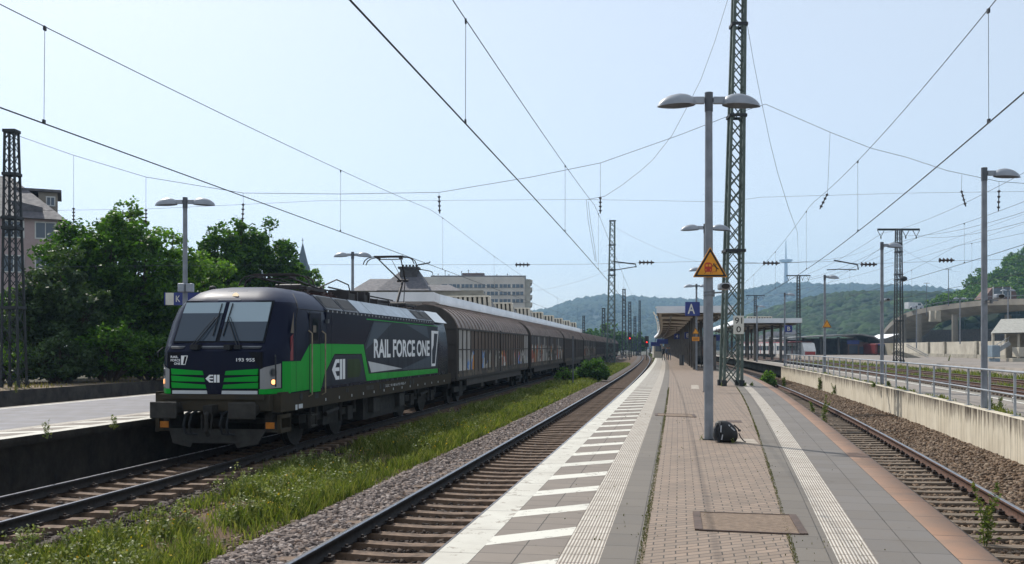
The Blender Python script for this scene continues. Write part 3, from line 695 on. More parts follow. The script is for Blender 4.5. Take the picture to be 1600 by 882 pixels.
for s_, t0, t1 in (('91 80 6193 955-7', 9.5, 11.3), ('D-ELOC', 8.95, 9.35)): text_fit('frame_lettering', s_, t0, t1, 1.2, 1.28, frame((1.485,0,0),(0,1,0),(0,0,1)), M['silver'], und, .01, .003)
# --- roof gear
def insulator(b, p, h, r, m=1, n=3):
    p = Vector(p); b.cyl(p, p+Vector((0,0,h)), r*.5, 8, m)
    for k in range(n): b.cyl(p+Vector((0,0,h*(k+.25)/n)), p+Vector((0,0,h*(k+.55)/n)), r, 10, m)
def pantograph(t0, raised, dirn=1):
    b = MB(); zb = 3.98
    for x in (-.55,.55):
        for t in (-.6,.6): insulator(b, (x,t0+t,3.73), .24, .08)
    for x in (-.55,.55): b.bar((x,t0-.8,zb), (x,t0+.8,zb), .07)
    for t in (-.75,.75): b.bar((-.6,t0+t,zb), (.6,t0+t,zb), .07)
    p = b.build('pantograph', [M['eq_dark'], M['insul']], LOC)
    if raised: kn, hd = Vector((0,t0+1.05,4.98)), Vector((0,t0-.75,5.72))
    else: kn, hd = Vector((0,t0+1.5*dirn,4.1)), Vector((0,t0-1.3*dirn,4.27))
    base = Vector((0,t0+(.15 if raised else -.5*dirn),zb+.05))
    b = MB(); b.tube([base, kn], [.06,.045], 8); b.tube([base+Vector((.18,.35*dirn,0)), kn+Vector((.1,-.06,-.06))], .018, 6); b.cyl(kn-Vector((.22,0,0)), kn+Vector((.22,0,0)), .05, 8); b.cyl(base-Vector((.35,0,0)), base+Vector((.35,0,0)), .07, 8)
    b.build('lower_arm', M['eq_dark'], p)
    b = MB()
    for s in (-1, 1): b.tube([kn+Vector((s*.1,0,0)), hd+Vector((s*.42,0,-.08))], [.03,.022], 6)
    b.bar(hd+Vector((-.42,0,-.08)), hd+Vector((.42,0,-.08)), .03); b.tube([kn, hd+Vector((.05,.1,-.1))], .01, 5)
    b.build('upper_arm', M['eq_dark'], p)
    b = MB()
    for dt in (-.17, .17):
        pts = [(-.96,-.27),(-.90,-.13),(-.78,-.04),(-.6,0),(0,.015),(.6,0),(.78,-.04),(.90,-.13),(.96,-.27)]
        b.tube([hd+Vector((x,dt,z)) for x, z in pts], .02, 6); b.bar(hd+Vector((-.55,dt,.03)), hd+Vector((.55,dt,.03)), .035, .025)
    for s in (-.42,.42): b.bar(hd+Vector((s,-.2,-.05)), hd+Vector((s,.2,-.05)), .05)
    b.build('contact_shoe', M['copper'], p)
pantograph(5.4, False, 1); pantograph(15.35, True)
b = MB()
for k in range(9):
    t = 7.2+k*.72; insulator(b, (.35*(-1)**k,t,3.73), .28, .09)
for x in (-.55,.0,.5): b.tube([(x,6.6,4.12),(x*.8,9.5,4.10),(x,13.2,4.06)], .025, 6)
b.tube([(.3,6.5,4.12),(.6,7.0,4.36),(.75,7.6,4.25),(.75,8.0,3.8)], .02, 6)
b.build('busbar', [M['eq_dark'], M['insul']], roof)
for x0,x1,t0,t1,z1,mm in ((-.8,.2,7.0,8.1,4.02,'eq_red'),(.25,.8,7.4,8.2,4.08,'eq_dark'),(.3,.8,8.9,9.4,4.12,'eq_dark'),(-.7,.1,10.0,11.4,3.95,'eq_red'),(.3,.7,10.6,12.0,3.98,'eq_dark'),(-.6,.6,12.6,13.4,3.92,'eq_dark'),(-.5,.7,3.9,6.6,3.86,'eq_red')):
    b = MB(); b.box(x0,x1,t0,t1,3.735,z1-.08); b.box(x0-.04,x1+.04,t0-.04,t0+.06,3.735,z1); b.box(x0-.04,x1+.04,t1-.06,t1+.04,3.735,z1); b.bar((x0,t0,z1),(x1,t1,z1),.04); b.build('roof_equipment', M[mm], roof)
# ================================================================ FREIGHT WAGONS
def weather(name, c1, c2, gr=None, gz=2.3):
    k = NT(name); v = k.coord('Object'); sx = k.n('SeparateXYZ'); k.l(v, sx.inputs[0])
    st = k.n('CombineXYZ'); k.l(sx.outputs[0], st.inputs[0]); k.l(sx.outputs[1], st.inputs[1]); k.l(k.math('MULTIPLY', sx.outputs[2], .3), st.inputs[2])
    nz = k.noise(st.outputs[0], 3.0, 7, .7); col = k.ramp(nz, [(.35, lin(c1)), (.7, lin(c2))])
    if gr:
        vo = k.n('TexVoronoi', Scale=1.5); 
        wv = k.n('VectorMath', operation='ADD'); nn = k.n('TexNoise', Scale=2.5, Detail=4.); k.l(v, nn.inputs['Vector']); k.l(v, wv.inputs[0]); k.l(nn.outputs['Color'], wv.inputs[1]); k.l(wv.outputs[0], vo.inputs['Vector'])
        sp = k.n('SeparateColor'); k.l(vo.outputs['Color'], sp.inputs[0])
        gc = k.ramp(sp.outputs[0], [(i/len(gr), lin(c)) for i, c in enumerate(gr)], 'CONSTANT')
        edge = k.math('ADD', k.math('MULTIPLY', k.math('SUBTRACT', gz, sx.outputs[2]), 6.0), k.math('MULTIPLY', k.math('SUBTRACT', nz, .5), 9.0))
        f = k.math('MULTIPLY', k.math('GREATER_THAN', edge, .5), .92); col = k.mix(f, col, gc)
        col = k.mix(k.math('MULTIPLY', k.noise(v, 9, 6, .75), .38), col, lin('3d3730'))
    return k.fin(col, .75, 0, .3)
GR = ['8f887e','b4b0aa','6a92c8','cbc8c0','b86a52','c98a40','98938a','57524c','d2cec5']
M['wg_brown'] = weather('wagon_brown', '54473f', '6a5b51'); M['wg_graf'] = weather('wagon_graffiti', '54473f', '66574d', GR, 2.25)
M['wg_pale'] = weather('wagon_pale_panel', 'bbb8b3', '96918b', ['bbb8b3','c4c1bb','6a94cc','b0ada8','cfcbc4'], 1.9)
M['wg_dark'] = weather('wagon_dark', '423936', '544843'); M['wg_roof'] = pm('wagon_roof', '8d7e76', '6f625b', 1.5, .6, .0)
M['wg_frame'] = weather('wagon_frame', '4a4542', '3b3632'); M['wg_rust'] = weather('wagon_sill', '5a4f44', '3f372f', ['5a4f44','6d6253','45403a'], 1.5)
M['wg_grey'] = weather('wagon_grey', '6b696a', '525055', GR[3:], 2.6)
def wagon(label, pal, roofm=None):
    t = thing('freight_wagon', label, 'wagon', group='freight wagons behind the locomotive')
    L0, L1 = .75, 22.45
    b = MB(); prof = [(1.40,3.20),(1.36,3.34),(1.24,3.58),(1.02,3.84),(.7,4.06),(.35,4.18),(0,4.22)]
    full = [(x,z) for x, z in prof]+[(-x,z) for x, z in prof[:-1][::-1]]
    n = len(full)
    b.v += [(x,L0,z) for x, z in full]+[(x,L1,z) for x, z in full]
    b.f += [(i,n+i,n+i+1,i+1) for i in range(n-1)]; b.m += [0]*(n-1)
    rf = b.build('roof', roofm or M['wg_roof'], t)
    b = MB()
    for k in range(27):
        tt = L0+.04+(L1-L0-.08)*k/26
        pts = [Vector((x*1.012,tt,z+.015)) for x, z in full]
        for i in range(n-1): b.bar(pts[i], pts[i+1], .05, .04, up=(0,1,0) if False else (0,0,1))
    b.bar((0,L0,4.25),(0,L1,4.25),.28,.05)
    b.build('roof_rib', roofm or M['wg_roof'], rf)
    for tt, s in ((L0,1),(L1,-1)):          # end walls
        b = MB(); b.add([(x,tt,z) for x, z in full]+[(-1.40,tt,1.16),(1.40,tt,1.16)], [tuple(range(n+2))[::s]])
        for z in (1.9,2.55,3.2): b.box(-1.38,1.38,tt-.05,tt+.05,z,z+.08)
        for x in (-1.36,-.5,.5,1.36): b.box(x-.04,x+.04,tt-.06,tt+.06,1.16,3.2)
        b.build('end_wall', M['wg_frame'], t)
    for s in (1, -1):
        for h0, h1 in ((L0+.1, 11.55), (11.65, L1-.1)):
            b = MB(); nc = 12; cw = (h1-h0)/nc; r2 = random.Random(int(h0*10)+s+len(label))
            for c in range(nc):
                m = r2.choice(pal[1:]) if not (h0 < 2 and c < 3) else pal[0]
                if h0 > 2 and c >= nc-2: m = pal[0]
                b.box(s*1.385-.01, s*1.385+.01, h0+c*cw, h0+(c+1)*cw, 1.42, 3.2, m)
                b.box(s*1.405-.025, s*1.405+.025, h0+c*cw-.03, h0+c*cw+.03, 1.3, 3.22, 4)
            b.box(s*1.40-.02, s*1.40+.02, h0, h1, 2.30, 2.35, 4); b.box(s*1.395-.02, s*1.395+.02, h0, h1, 1.16, 1.42, 5); b.box(s*1.42-.02, s*1.42+.02, h0, h1, 3.16, 3.24, 4)
            b.build('sliding_wall', WMATS, t)
        b = MB(); b.box(s*1.41-.05, s*1.41+.05, 11.53, 11.67, 1.16, 3.3); b.build('middle_post', M['wg_frame'], t)
    b = MB(); b.box(-1.3,1.3,.62,22.6,1.0,1.17)
    for s in (-1, 1): b.box(s*1.25-.04,s*1.25+.04,3.2,20,.72,1.0); b.bar((s*1.36,.7,1.12),(s*1.36,22.5,1.12),.06,.12)
    for tt in (7.5,11.6,15.7): b.box(-1.2,1.2,tt-.3,tt+.3,.5,.98)
    b.build('underframe', M['wg_frame'], t)
    for tc in (2.6, 20.6):
        b = MB()
        for s in (-1, 1): b.box(s*1.05-.07,s*1.05+.07,tc-1.3,tc+1.3,.5,.72); b.box(s*1.05-.1,s*1.05+.1,tc-.3,tc+.3,.3,.95)
        b.box(-1.1,1.1,tc-.2,tc+.2,.45,.7); bo = b.build('bogie', M['under'], t)
        for q in (-.9,.9): wheelset(bo, tc+q, .46)
    for tt, s in ((0,1),(23.2,-1)):
        for x in (-.875,.875):
            b = MB(); b.cyl((x,tt,1.05),(x,tt+s*.06,1.05),.24,18); b.cyl((x,tt+s*.06,1.05),(x,tt+s*.62,1.05),.1,10); b.build('buffer', M['under'], t)
    return t
WMATS = [M['wg_pale'], M['wg_brown'], M['wg_graf'], M['wg_grey'], M['wg_frame'], M['wg_rust'], M['wg_dark']]
def put_on(t, Y): 
    p = at(loco, Y); t.location = p; t.rotation_euler = (0,0,-math.atan(slope(loco, Y+11)))
wA = wagon('first freight wagon behind the locomotive, brown with pale panels and patchy graffiti', [0,1,1,2,2,2]); put_on(wA, 39.55)
wB = wagon('second freight wagon, grey sliding walls covered in faded graffiti', [3,3,3,2,3,0]); put_on(wB, 62.5)
wC = wagon('third freight wagon, plain dark brown walls behind the bush', [6,6,1,6,6,6]); put_on(wC, 85.4)
for i, (src, lb) in enumerate(((wB, 'fourth freight wagon of the train, grey and graffitied'), (wC, 'fifth freight wagon of the train, dark and plain'), (wA, 'sixth freight wagon of the train, with pale end panels'), (wC, 'seventh freight wagon of the train, dark and small with distance'), (wC, 'last freight wagon visible, far down the line'))):
    c = copy_tree(src); c['label'] = lb; put_on(c, 108.4+i*23.0)
# ================================================================ LAMPS
M['pole'] = pm('galvanised_pole', '868a90', '6e7279', 2.5, .5, .25)
M['pole_dark'] = pm('grey_painted_pole', '585c62', '484c52', 2.5, .5, .2)
M['lamp_cover'] = pm('lamp_cover', '989da5', '858b93', 2, .4, .15)
M['lamp_lens'] = pm('lamp_lens', 'a8957f', '857460', 6, .3)
M['signblue'] = pm('sign_blue', '1d2f7c', '182868', 2, .4)
M['signyellow'] = pm('sign_yellow', 'e0971c', 'c98512', 3, .45)
M['signblack'] = pm('sign_black', '1f1a17', '171311', 3, .5)
M['signred'] = pm('sign_red', 'b8321c', 'a02a18', 3, .5)
M['signwhite'] = pm('sign_white', 'd4d2c8', 'bfbdb2', 3, .5)
M['yelloworange'] = pm('notice_orange', 'dd8f1a', 'c77d12', 3, .5)
def lamp_head(t, s, z, dz=0.):
    b = MB(); b.box(.08, .34, -.035, .035, z-.075, z+.055); b.box(0.02,.1,-.02,.02,z-.02,z+.02)
    if s < 0: b.v = [(-x,y,zz) for x,y,zz in b.v]; b.f = [q[::-1] for q in b.f]
    arm = b.build('lamp_arm', M['lamp_cover'], t, bevel=.012)
    b = MB(); n, kk = 24, 7; x0, x1, hw, h = .24, .93, .21, .215
    for i in range(kk+1):
        a = math.pi/2*i/kk; r = math.cos(a); hh = math.sin(a)
        for j in range(n):
            ph = 2*math.pi*j/n; cx = math.cos(ph); xx = (x0+x1)/2+(x1-x0)/2*r*cx-(.05*hh)
            b.v.append((s*xx, hw*r*math.sin(ph)*(1-.25*max(0,cx)), z-.09+h*hh-.05*(xx-x0)))
    for i in range(kk):
        for j in range(n):
            q = (i*n+j, i*n+(j+1)%n, (i+1)*n+(j+1)%n, (i+1)*n+j); b.f.append(q if s > 0 else q[::-1]); b.m.append(0)
    hd = b.build('lamp_head', M['lamp_cover'], arm, smooth=True)
    b = MB(); ring = [(s*((x0+x1)/2+(x1-x0)/2*.97*math.cos(2*math.pi*j/n)), hw*.95*math.sin(2*math.pi*j/n)*(1-.25*max(0,math.cos(2*math.pi*j/n)))) for j in range(n)]
    zz = lambda x: z-.092-.05*(abs(x)-x0)
    b.add([(x,y,zz(x)) for x,y in ring]+[(x*.5+s*.29,y*.75,zz(x*.5+s*.29)-.02) for x,y in ring], [(j,n+j,n+(j+1)%n,(j+1)%n) for j in range(n)]+[tuple(range(n,2*n))])
    return arm
def lamp(label, x, y, z0, double=True, h=6.24, side=1, group='double headed platform lamps', rz=0):
    t = thing('platform_lamp', label, 'lamp', (x,y,z0), rz, group)
    b = MB(); b.tube([(0,0,0),(0,0,2.2),(0,0,h-.3)], [.082,.078,.066], 14); b.build('pole', M['pole'], t, smooth='auto')
    b = MB(); b.tube([(0,0,h-.34),(0,0,h)], .075, 14); b.box(-.13,.13,-.02,.02,h-.16,h-.1) if double else None; b.build('pole_sleeve', M['pole_dark'], t, smooth='auto')
    b = MB(); b.tube([(0,0,0),(0,0,.02)], .10, 14); b.build('base_plate', M['pole_dark'], t)
    for s in ((-1,1) if double else (side,)): lamp_head(t, s, h-.13)
    return t
lampA = lamp('tall double lamp nearest the camera, warning sign and backpack at its pole', 3.54, 17.2, PZ)
def lamp_copy(src, label, x, y, z0, sc=1.0):
    c = copy_tree(src); c.location = (x,y,z0); c['label'] = label; return c
for lb, X, Y in (('second double lamp from the camera on the middle platform', 7.18, 35.5), ('third double lamp, mostly hidden behind the triangular warning sign', 11.0, 54.5), ('fourth double lamp, carrying the blue letter A sign', 13.35, 69.2)):
    lamp_copy(lampA, lb, X, Y, PZ)
lamp_copy(lampA, 'double lamp on the left platform in front of the big tree', -10.05, 29.4, LZ)
lamp_copy(lampA, 'double lamp on the left platform behind the pantograph', -7.7, 46.2, LZ)
sg = 'single headed lamps along the railing'
lampS = lamp('single headed lamp nearest to the camera behind the railing', 12.15, 24.6, .8, False, group=sg)
for lb, X, Y in (('single headed lamp behind the railing, second from the camera', 16.25, 42.0), ('single headed lamp with a yellow triangle sign on its pole', 19.95, 61), ('single headed lamp beside the blue letter B sign on the right', 23.1, 81), ('single headed lamp in front of the white canopy roof', 26.9, 105)):
    lamp_copy(lampS, lb, X, Y, .8)
fg = 'far lamps on the low platform and yard'
for lb, p_, Y, h in (('double lamp before the pale concrete wall under the flyover', (998,562), 150, 0), ): pass
for i, (xx, yt, Y, db, lb) in enumerate(((1500,465,128,True,'double lamp in front of the two flyover columns'), (1432,478,140,True,'double lamp near the curved end of the flyover'), (1575,452,118,True,'double lamp standing beside the grey shed roof'),)):
    p = px(xx, yt, Y); c = copy_tree(lampA); c.location = (p.x, Y, p.z-6.24); c['label'] = lb; c['group'] = fg
for i, (xx, yt, Y, lb) in enumerate(((1482,421,235,'slim street lamp on the flyover in front of the sky, taller one'), (1448,443,262,'slim street lamp on the flyover, lower one near the van'))):
    p = px(xx, yt, Y); t = thing('street_lamp', lb, 'street lamp', (p.x, Y, p.z-9), 0, 'street lamps on the flyover')
    b = MB(); b.tube([(0,0,0),(0,0,9)], [.11,.07], 8); b.build('pole', M['pole_dark'], t); b = MB(); b.box(-.7,.7,-.15,.15,8.95,9.1); b.build('lamp_head', M['lamp_cover'], t)
# ================================================================ SIGNS AND THINGS AT THE NEAR LAMP
def tri_sign(label, c, size, pict=True, mw=.02):
    t = thing('warning_sign', label, 'sign', c)
    h = size*.87; r = size*.035
    tri = lambda k: [(-size/2*k,-h/3*k),(size/2*k,-h/3*k),(0,h*2/3*k)]
    Mx = frame((0,0,0),(1,0,0),(0,0,1))
    def rounded(k):
        pts = tri(k); out = []
        for i in range(3):
            p0, p1, p2 = Vector(pts[i-1]), Vector(pts[i]), Vector(pts[(i+1)%3])
            a = p1+(p0-p1).normalized()*r; c_ = p1+(p2-p1).normalized()*r
            for f in (0,.25,.5,.75,1): out.append(tuple((a*(1-f)+p1*f)*(1-f)+(p1*(1-f)+c_*f)*f))
        return out
    b = MB(); b.prism(rounded(1.06), Mx, .02, 0); b.prism(rounded(1.0), Mx, .023, 1); b.prism(rounded(.80), Mx, .026, 0)
    pl = b.build('sign_plate', [M['signyellow'], M['signblack']], t)
    if pict:
        k = size/.585; Mz = Mx @ Matrix.Translation((0,0,.0265)); q = lambda pts: [(x*k,y*k) for x,y in pts]
        b = MB(); b.prism(q([(-.095,-.085),(.02,-.085),(.03,-.06),(.03,.055),(.015,.07),(-.09,.07),(-.105,.055),(-.105,-.06)]), Mz, .002)
        b.prism(q([(-.075,.073),(-.0,.073),(-.0,.083),(-.075,.083)]), Mz, .002); b.prism(q([(.035,-.12),(.035,-.08),(.12,-.08),(.12,-.086),(.041,-.086),(.041,-.12)]), Mz, .002); b.build('pictogram', M['signred'], pl)
        b = MB(); b.prism(q([(-.085,.01),(-.045,.01),(-.045,.05),(-.085,.05)]), Mz, .003); b.prism(q([(-.03,.01),(.012,.01),(.012,.05),(-.03,.05)]), Mz, .003)
        for x in (-.08,.005): b.prism([((x+.011*math.cos(a))*k,(-.05+.011*math.sin(a))*k) for a in np.linspace(0,6.28,9)[:-1]], Mz, .003)
        b.build('pictogram', M['signyellow'], pl)
        b = MB(); P_ = lambda x,y: Mz @ Vector((x*k,y*k,.002))
        for a_, c_, w_ in (((.075,.03),(.115,-.02),.022),((.115,-.02),(.10,-.075),.014),((.115,-.02),(.15,-.035),.014),((.08,.03),(.04,.015),.01),((.08,.03),(.11,.055),.01),((.04,.015),(.04,.035),.009)): b.bar(P_(*a_), P_(*c_), w_*k, .003, up=(0,-1,0))
        b.prism([((.062+.016*math.cos(a))*k,(.052+.016*math.sin(a))*k) for a in np.linspace(0,6.28,11)[:-1]], Mz, .003)
        for x in (-.08,.01): b.bar(P_(x,-.085), P_(x*1.25-.005,-.12), .008*k, .003, up=(0,-1,0))
        b.build('pictogram', M['signblack'], pl)
    return t
tri_sign('yellow triangular train and falling person sign on the near lamp pole', (3.54, 17.2-.11, px(1108,418,17.1).z), .585)
t = thing('loudspeaker', 'grey horn loudspeaker on a short bracket at the near lamp pole', 'loudspeaker', (3.54, 17.2, px(0,457,17.2).z))
b = MB(); b.tube([(0,0,-.06),(0,0,-.045)], .10, 14); b.tube([(0,0,.0),(0,0,.015)], .10, 14); b.box(.06,.10,-.04,.04,-.08,.04); b.bar((.1,0,-.01),(.26,0,.0),.03); b.build('bracket', M['pole'], t)
b = MB(); b.box(.17,.37,-.14,.1,.04,.16); sp = b.build('housing', M['lamp_cover'], t, bevel=.03)
b = MB(); b.prism([(.27+.075*math.cos(a),.10+.048*math.sin(a)) for a in np.linspace(0,6.28,17)[:-1]], frame((0,-.146,0),(1,0,0),(0,0,1)), .008); b.build('mouth', M['signblack'], sp)
for (lb, X, Y, z) in (('white horn loudspeaker on the second railing lamp pole, facing the platform', 16.2, 42, px(0,472,42).z), ('pale loudspeaker on the nearest railing lamp pole, high above the flyover', 12.2, 24.5, px(0,470,24.6).z)):
    c = copy_tree(t); c.location = (X,Y,z); c['label'] = lb
# backpack
M['bag'] = pm('black_nylon', '15161a', '0d0e10', 8, .6, bump=.4, bscale=20, dist=.01); M['bag_strap'] = pm('bag_strap', '2c2e33', '202226', 8, .7); M['refl'] = pm('reflective_tape', 'b9bcc2', '9a9da3', 8, .4)
t = thing('backpack', 'black backpack leaning against the foot of the near lamp', 'backpack', (3.77, 16.78, PZ), R(-8))
def blob(pts_r, n=14, m=0, b=None, sq=.62):
    b = b or MB(); k0 = len(b.v)
    for (x, z, r, yy) in pts_r:
        for j in range(n):
            a = 2*math.pi*j/n; ca, sa = math.cos(a), math.sin(a)
            e = .75; b.v.append((x+r*math.copysign(abs(ca)**e, ca), yy*math.copysign(abs(sa)**e, sa), z))
    L = len(pts_r)
    for i in range(L-1):
        for j in range(n): b.f.append((k0+i*n+j,k0+i*n+(j+1)%n,k0+(i+1)*n+(j+1)%n,k0+(i+1)*n+j)); b.m.append(m)
    b.f.append(tuple(k0+j for j in range(n))[::-1]); b.f.append(tuple(k0+(L-1)*n+j for j in range(n))); b.m += [m,m]
    return b
b = blob([(-.0,.0,.13,.09),(.0,.012,.17,.13),(.0,.10,.205,.15),(-.015,.20,.20,.15),(-.04,.28,.175,.135),(-.07,.345,.13,.10),(-.085,.375,.07,.05)])
bd = b.build('main_bag', M['bag'], t, smooth='auto'); sm = bd.modifiers.new('sub', 'SUBSURF'); sm.levels = sm.render_levels = 1
b = blob([(-.16,.03,.06,.12),(-.175,.12,.07,.135),(-.17,.24,.06,.12),(-.15,.31,.04,.08)]); b.build('side_pocket', M['bag_strap'], t, smooth='auto')
b = MB(); b.tube([(-.17,-.10,.33),(-.215,-.14,.24),(-.21,-.15,.12),(-.15,-.13,.02)], .016, 6); b.tube([(-.10,-.10,.36),(-.16,-.15,.22),(-.12,-.15,.05)], .014, 6); b.build('shoulder_strap', M['bag_strap'], t)
b = MB(); b.tube([(.12,-.03,.30),(.19,-.03,.235),(.22,-.03,.20)], .014, 6); b.tube([(.20,-.05,.16),(.23,-.08,.09),(.28,-.12,.03),(.31,-.14,.015)], .010, 6); b.box(.19,.235,-.06,-.02,.19,.225); b.build('carry_handle', M['bag'], t)
b = MB(); b.bar((-.11,-.158,.30),(-.115,-.163,.18),.018,.004,up=(0,-1,0)); b.bar((-.085,-.16,.14),(-.10,-.155,.05),.018,.004,up=(0,-1,0)); b.bar((.06,-.125,.27),(.125,-.12,.21),.018,.004,up=(0,-1,0)); b.bar((.02,-.125,.31),(.045,-.125,.285),.018,.004,up=(0,-1,0)); b.build('reflective_strip', M['refl'], bd)
# covers in the paving
M['rust_cover'] = pm('rusty_cover', '7e6a57', '665546', 14, .8, .1, bump=.7, bscale=80); M['dark_frame'] = pm('cover_frame', '5c4a40', '4a3c35', 6, .7, .3); M['pale_cover'] = pm('pale_cover', 'a59a8c', '8d8377', 3, .85)
def cover(label, pts, mat, hinge=True, h=.006):
    P_ = [px(x,y,1680/ (y-HZ) *F/1000*0+ (HC-PZ)*F/(y-HZ)) for x,y in pts]; c = sum(P_, Vector())/4; c.z = PZ
    t = thing('cover_plate', label, 'cover', c)
    q = [Vector((p.x-c.x,p.y-c.y,0)) for p in P_]
    b = MB(); b.add([v+Vector((0,0,.0)) for v in q]+[v*.96+Vector((0,0,h)) for v in q], [(4,5,6,7),(0,1,5,4),(1,2,6,5),(2,3,7,6),(3,0,4,7)]); b.build('cover', mat, t)
    if hinge:
        b = MB()
        for i, j in ((0,3),(1,2)): b.bar(q[i]+Vector((0,0,.006)), q[j]+Vector((0,0,.006)), .07, .016)
        for i, j in ((0,1),(3,2)): b.bar(q[i]+Vector((0,0,.004)), q[j]+Vector((0,0,.004)), .025, .014)
        b.build('cover_frame', M['dark_frame'], t)
cover('large rusty hatch in the paving in the foreground', [(1092,829),(1256,836),(1238,806),(1088,801)], M['rust_cover'])
cover('narrow brown cable cover left of the near lamp', [(1026,650),(1086,652.5),(1083,648),(1025,646.5)], M['rust_cover'])
cover('pale square cover in the lamp shadow beside the backpack', [(1138,690),(1186,694),(1178,686.5),(1140,686)], M['pale_cover'], False)
cover('thin drain cover right of the near lamp', [(1135,660),(1160,660.5),(1158,657.5),(1134,657)], M['dark_frame'], False)
cover('pale slab let into the paving before the lattice mast', [(1080,608),(1093,608.5),(1091,602),(1080,602)], M['pale_cover'], False)
# ================================================================ LATTICE MASTS
M['mast'] = pm('mast_green_grey', '56625c', '46524c', 2.5, .6, .15); M['mast_dk'] = pm('mast_dark', '2c3033', '232628', 2.5, .65, .15)
def mast(label, base, top, w0, w1, leg=.1, mat='mast', group='lattice masts of the overhead line', bay=1.25, foot=True, d0=None):
    base = Vector(base); top = Vector(top); t = thing('lattice_mast', label, 'mast', base, 0, group); H = top-base; d0 = d0 or w0; d1 = d0*w1/w0
    c = lambda f, sx, sy: H*f+Vector((sx*(w0+(w1-w0)*f)/2, sy*(d0+(d1-d0)*f)/2, 0))
    for sx in (-1,1):
        for sy in (-1,1): b = MB(); b.bar(c(0,sx,sy), c(1,sx,sy), leg, leg, up=(0,1,0)); b.build('leg', M[mat], t)
    b = MB(); f = .0; k = 0
    while f < .985:
        w_ = w0+(w1-w0)*f; g = min(1, f+w_*bay/H.z)
        for sy in (-1,1): b.bar(c(f,-1,sy), c(g,1,sy), leg*.42, leg*.2, up=(0,1,0)); b.bar(c(f,1,sy), c(g,-1,sy), leg*.42, leg*.2, up=(0,1,0))
        for sx in (-1,1): b.bar(c(f,sx,(-1)**k), c(g,sx,-(-1)**k), leg*.42, leg*.2, up=(1,0,0))
        f = g; k += 1
    b.build('bracing', M[mat], t)
    for f in (.31,.62,.66,.83,.998):
        b = MB()
        w_ = (w0+(w1-w0)*f)/2+leg*.7; e = (d0+(d1-d0)*f)/2+leg*.7; p = H*f
        for s in (-1,1): b.box(p.x-w_,p.x+w_,s*e-leg*.3,s*e+leg*.3,p.z-.06,p.z+.06); b.box(p.x+s*w_-leg*.3,p.x+s*w_+leg*.3,-e,e,p.z-.06,p.z+.06)
        b.build('collar', M['mast_dk'], t)
    if foot:
        for sx in (-1,1):
            for sy in (-1,1): b = MB(); p = c(0,sx,sy); b.box(p.x-leg*.9,p.x+leg*.9,p.y-leg*.9,p.y+leg*.9,0,.25); b.build('foot_plate', M['mast_dk'], t)
    return t
YM = 41.3
mast('tall green lattice mast standing on the middle platform', (9.45,YM,PZ), (9.85,YM,19.5), .76, .40, .115, group='masts')
mast('dark lattice mast among bushes at the left edge', (px(22,0,40).x,40,.75), (px(18,0,40).x,40,px(0,205,40).z), (.72), .38, .08, 'mast_dk', d0=.7)
M3Y = 155
mast('tall lattice mast between the wagons and the open track', (px(954,0,M3Y).x,M3Y,-.4), (px(957,0,M3Y).x,M3Y,px(0,345,M3Y).z), 1.25, .72, .16, 'mast')
for xx, yt, yb, Y, w_, lb in ((975,452,565,235,1.0,'lattice mast second behind the tall one over the track'), (984,472,560,255,.9,'slender lattice mast right of the far red signal'), (943,482,560,215,.9,'short lattice mast left of the tall one by the wagons'),
                          (992,495,556,300,.9,'farthest lattice mast over the vanishing track'), (999.5,470,552,300,.7,'thin far mast directly above the vanishing track'), (912,494,550,230,.7,'small mast behind the wagon roofs'), (1243,0,0,0,0,'')):
    if not w_: continue
    p = px(xx,yb,Y); mast(lb, (p.x,Y,-.4), (p.x,Y,px(xx,yt,Y).z), w_, w_*.6, .15, 'mast_dk', bay=1.3)
def tmast(label, xx, yt, yb, Y, arm, w_):
    p = px(xx,yb,Y); q = px(xx,yt,Y); t = mast(label, (p.x,Y,min(p.z,1.0)), (q.x,Y,q.z), w_*.85, w_*.55, .10, 'mast_dk', 'lattice masts with a cross arm', 1.1)
    h = q.z-min(p.z,1.0); b = MB(); b.bar((-arm/2,0,h),(arm/2,0,h),.16,.2)
    for x in (-arm*.42,arm*.17,arm*.42):
        for s in (-1,1): b.bar((x+s*.35,0,h-.1),(x,0,h-.75),.05)
        b.box(x-.05,x+.05,-.05,.05,h-.95,h-.75)
    b.build('cross_arm', M['mast_dk'], t)
    return t
TM = [tmast('largest T shaped lattice mast, right of the middle railing lamp', 1404, 359, 566, 100, 4.4, .85), tmast('T shaped lattice mast beside the letter B sign', 1247.5, 431, 562, 180, 4.5, .85), tmast('smallest T shaped mast above the canopy roof', 1180, 462, 555, 230, 4.5, .8)]
for xx, yy, lb in ((1404,383,'dark round bundle hanging high on the largest T mast'),(1412,436,'dark round bundle lower beside the largest T mast')):
    p = px(xx,yy,99.2); t = thing('wire_bundle', lb, 'wire bundle', p, 0, 'round bundles on the largest T mast'); b = MB(); b.sphere((0,0,0), .33, 0, 12, 8, (1.15,.8,.85)); b.build('coil', M['mast_dk'], t, smooth=True); b = MB(); b.bar((0,0,.2),(-.3,.5,.3),.05); b.build('bracket', M['mast_dk'], t)
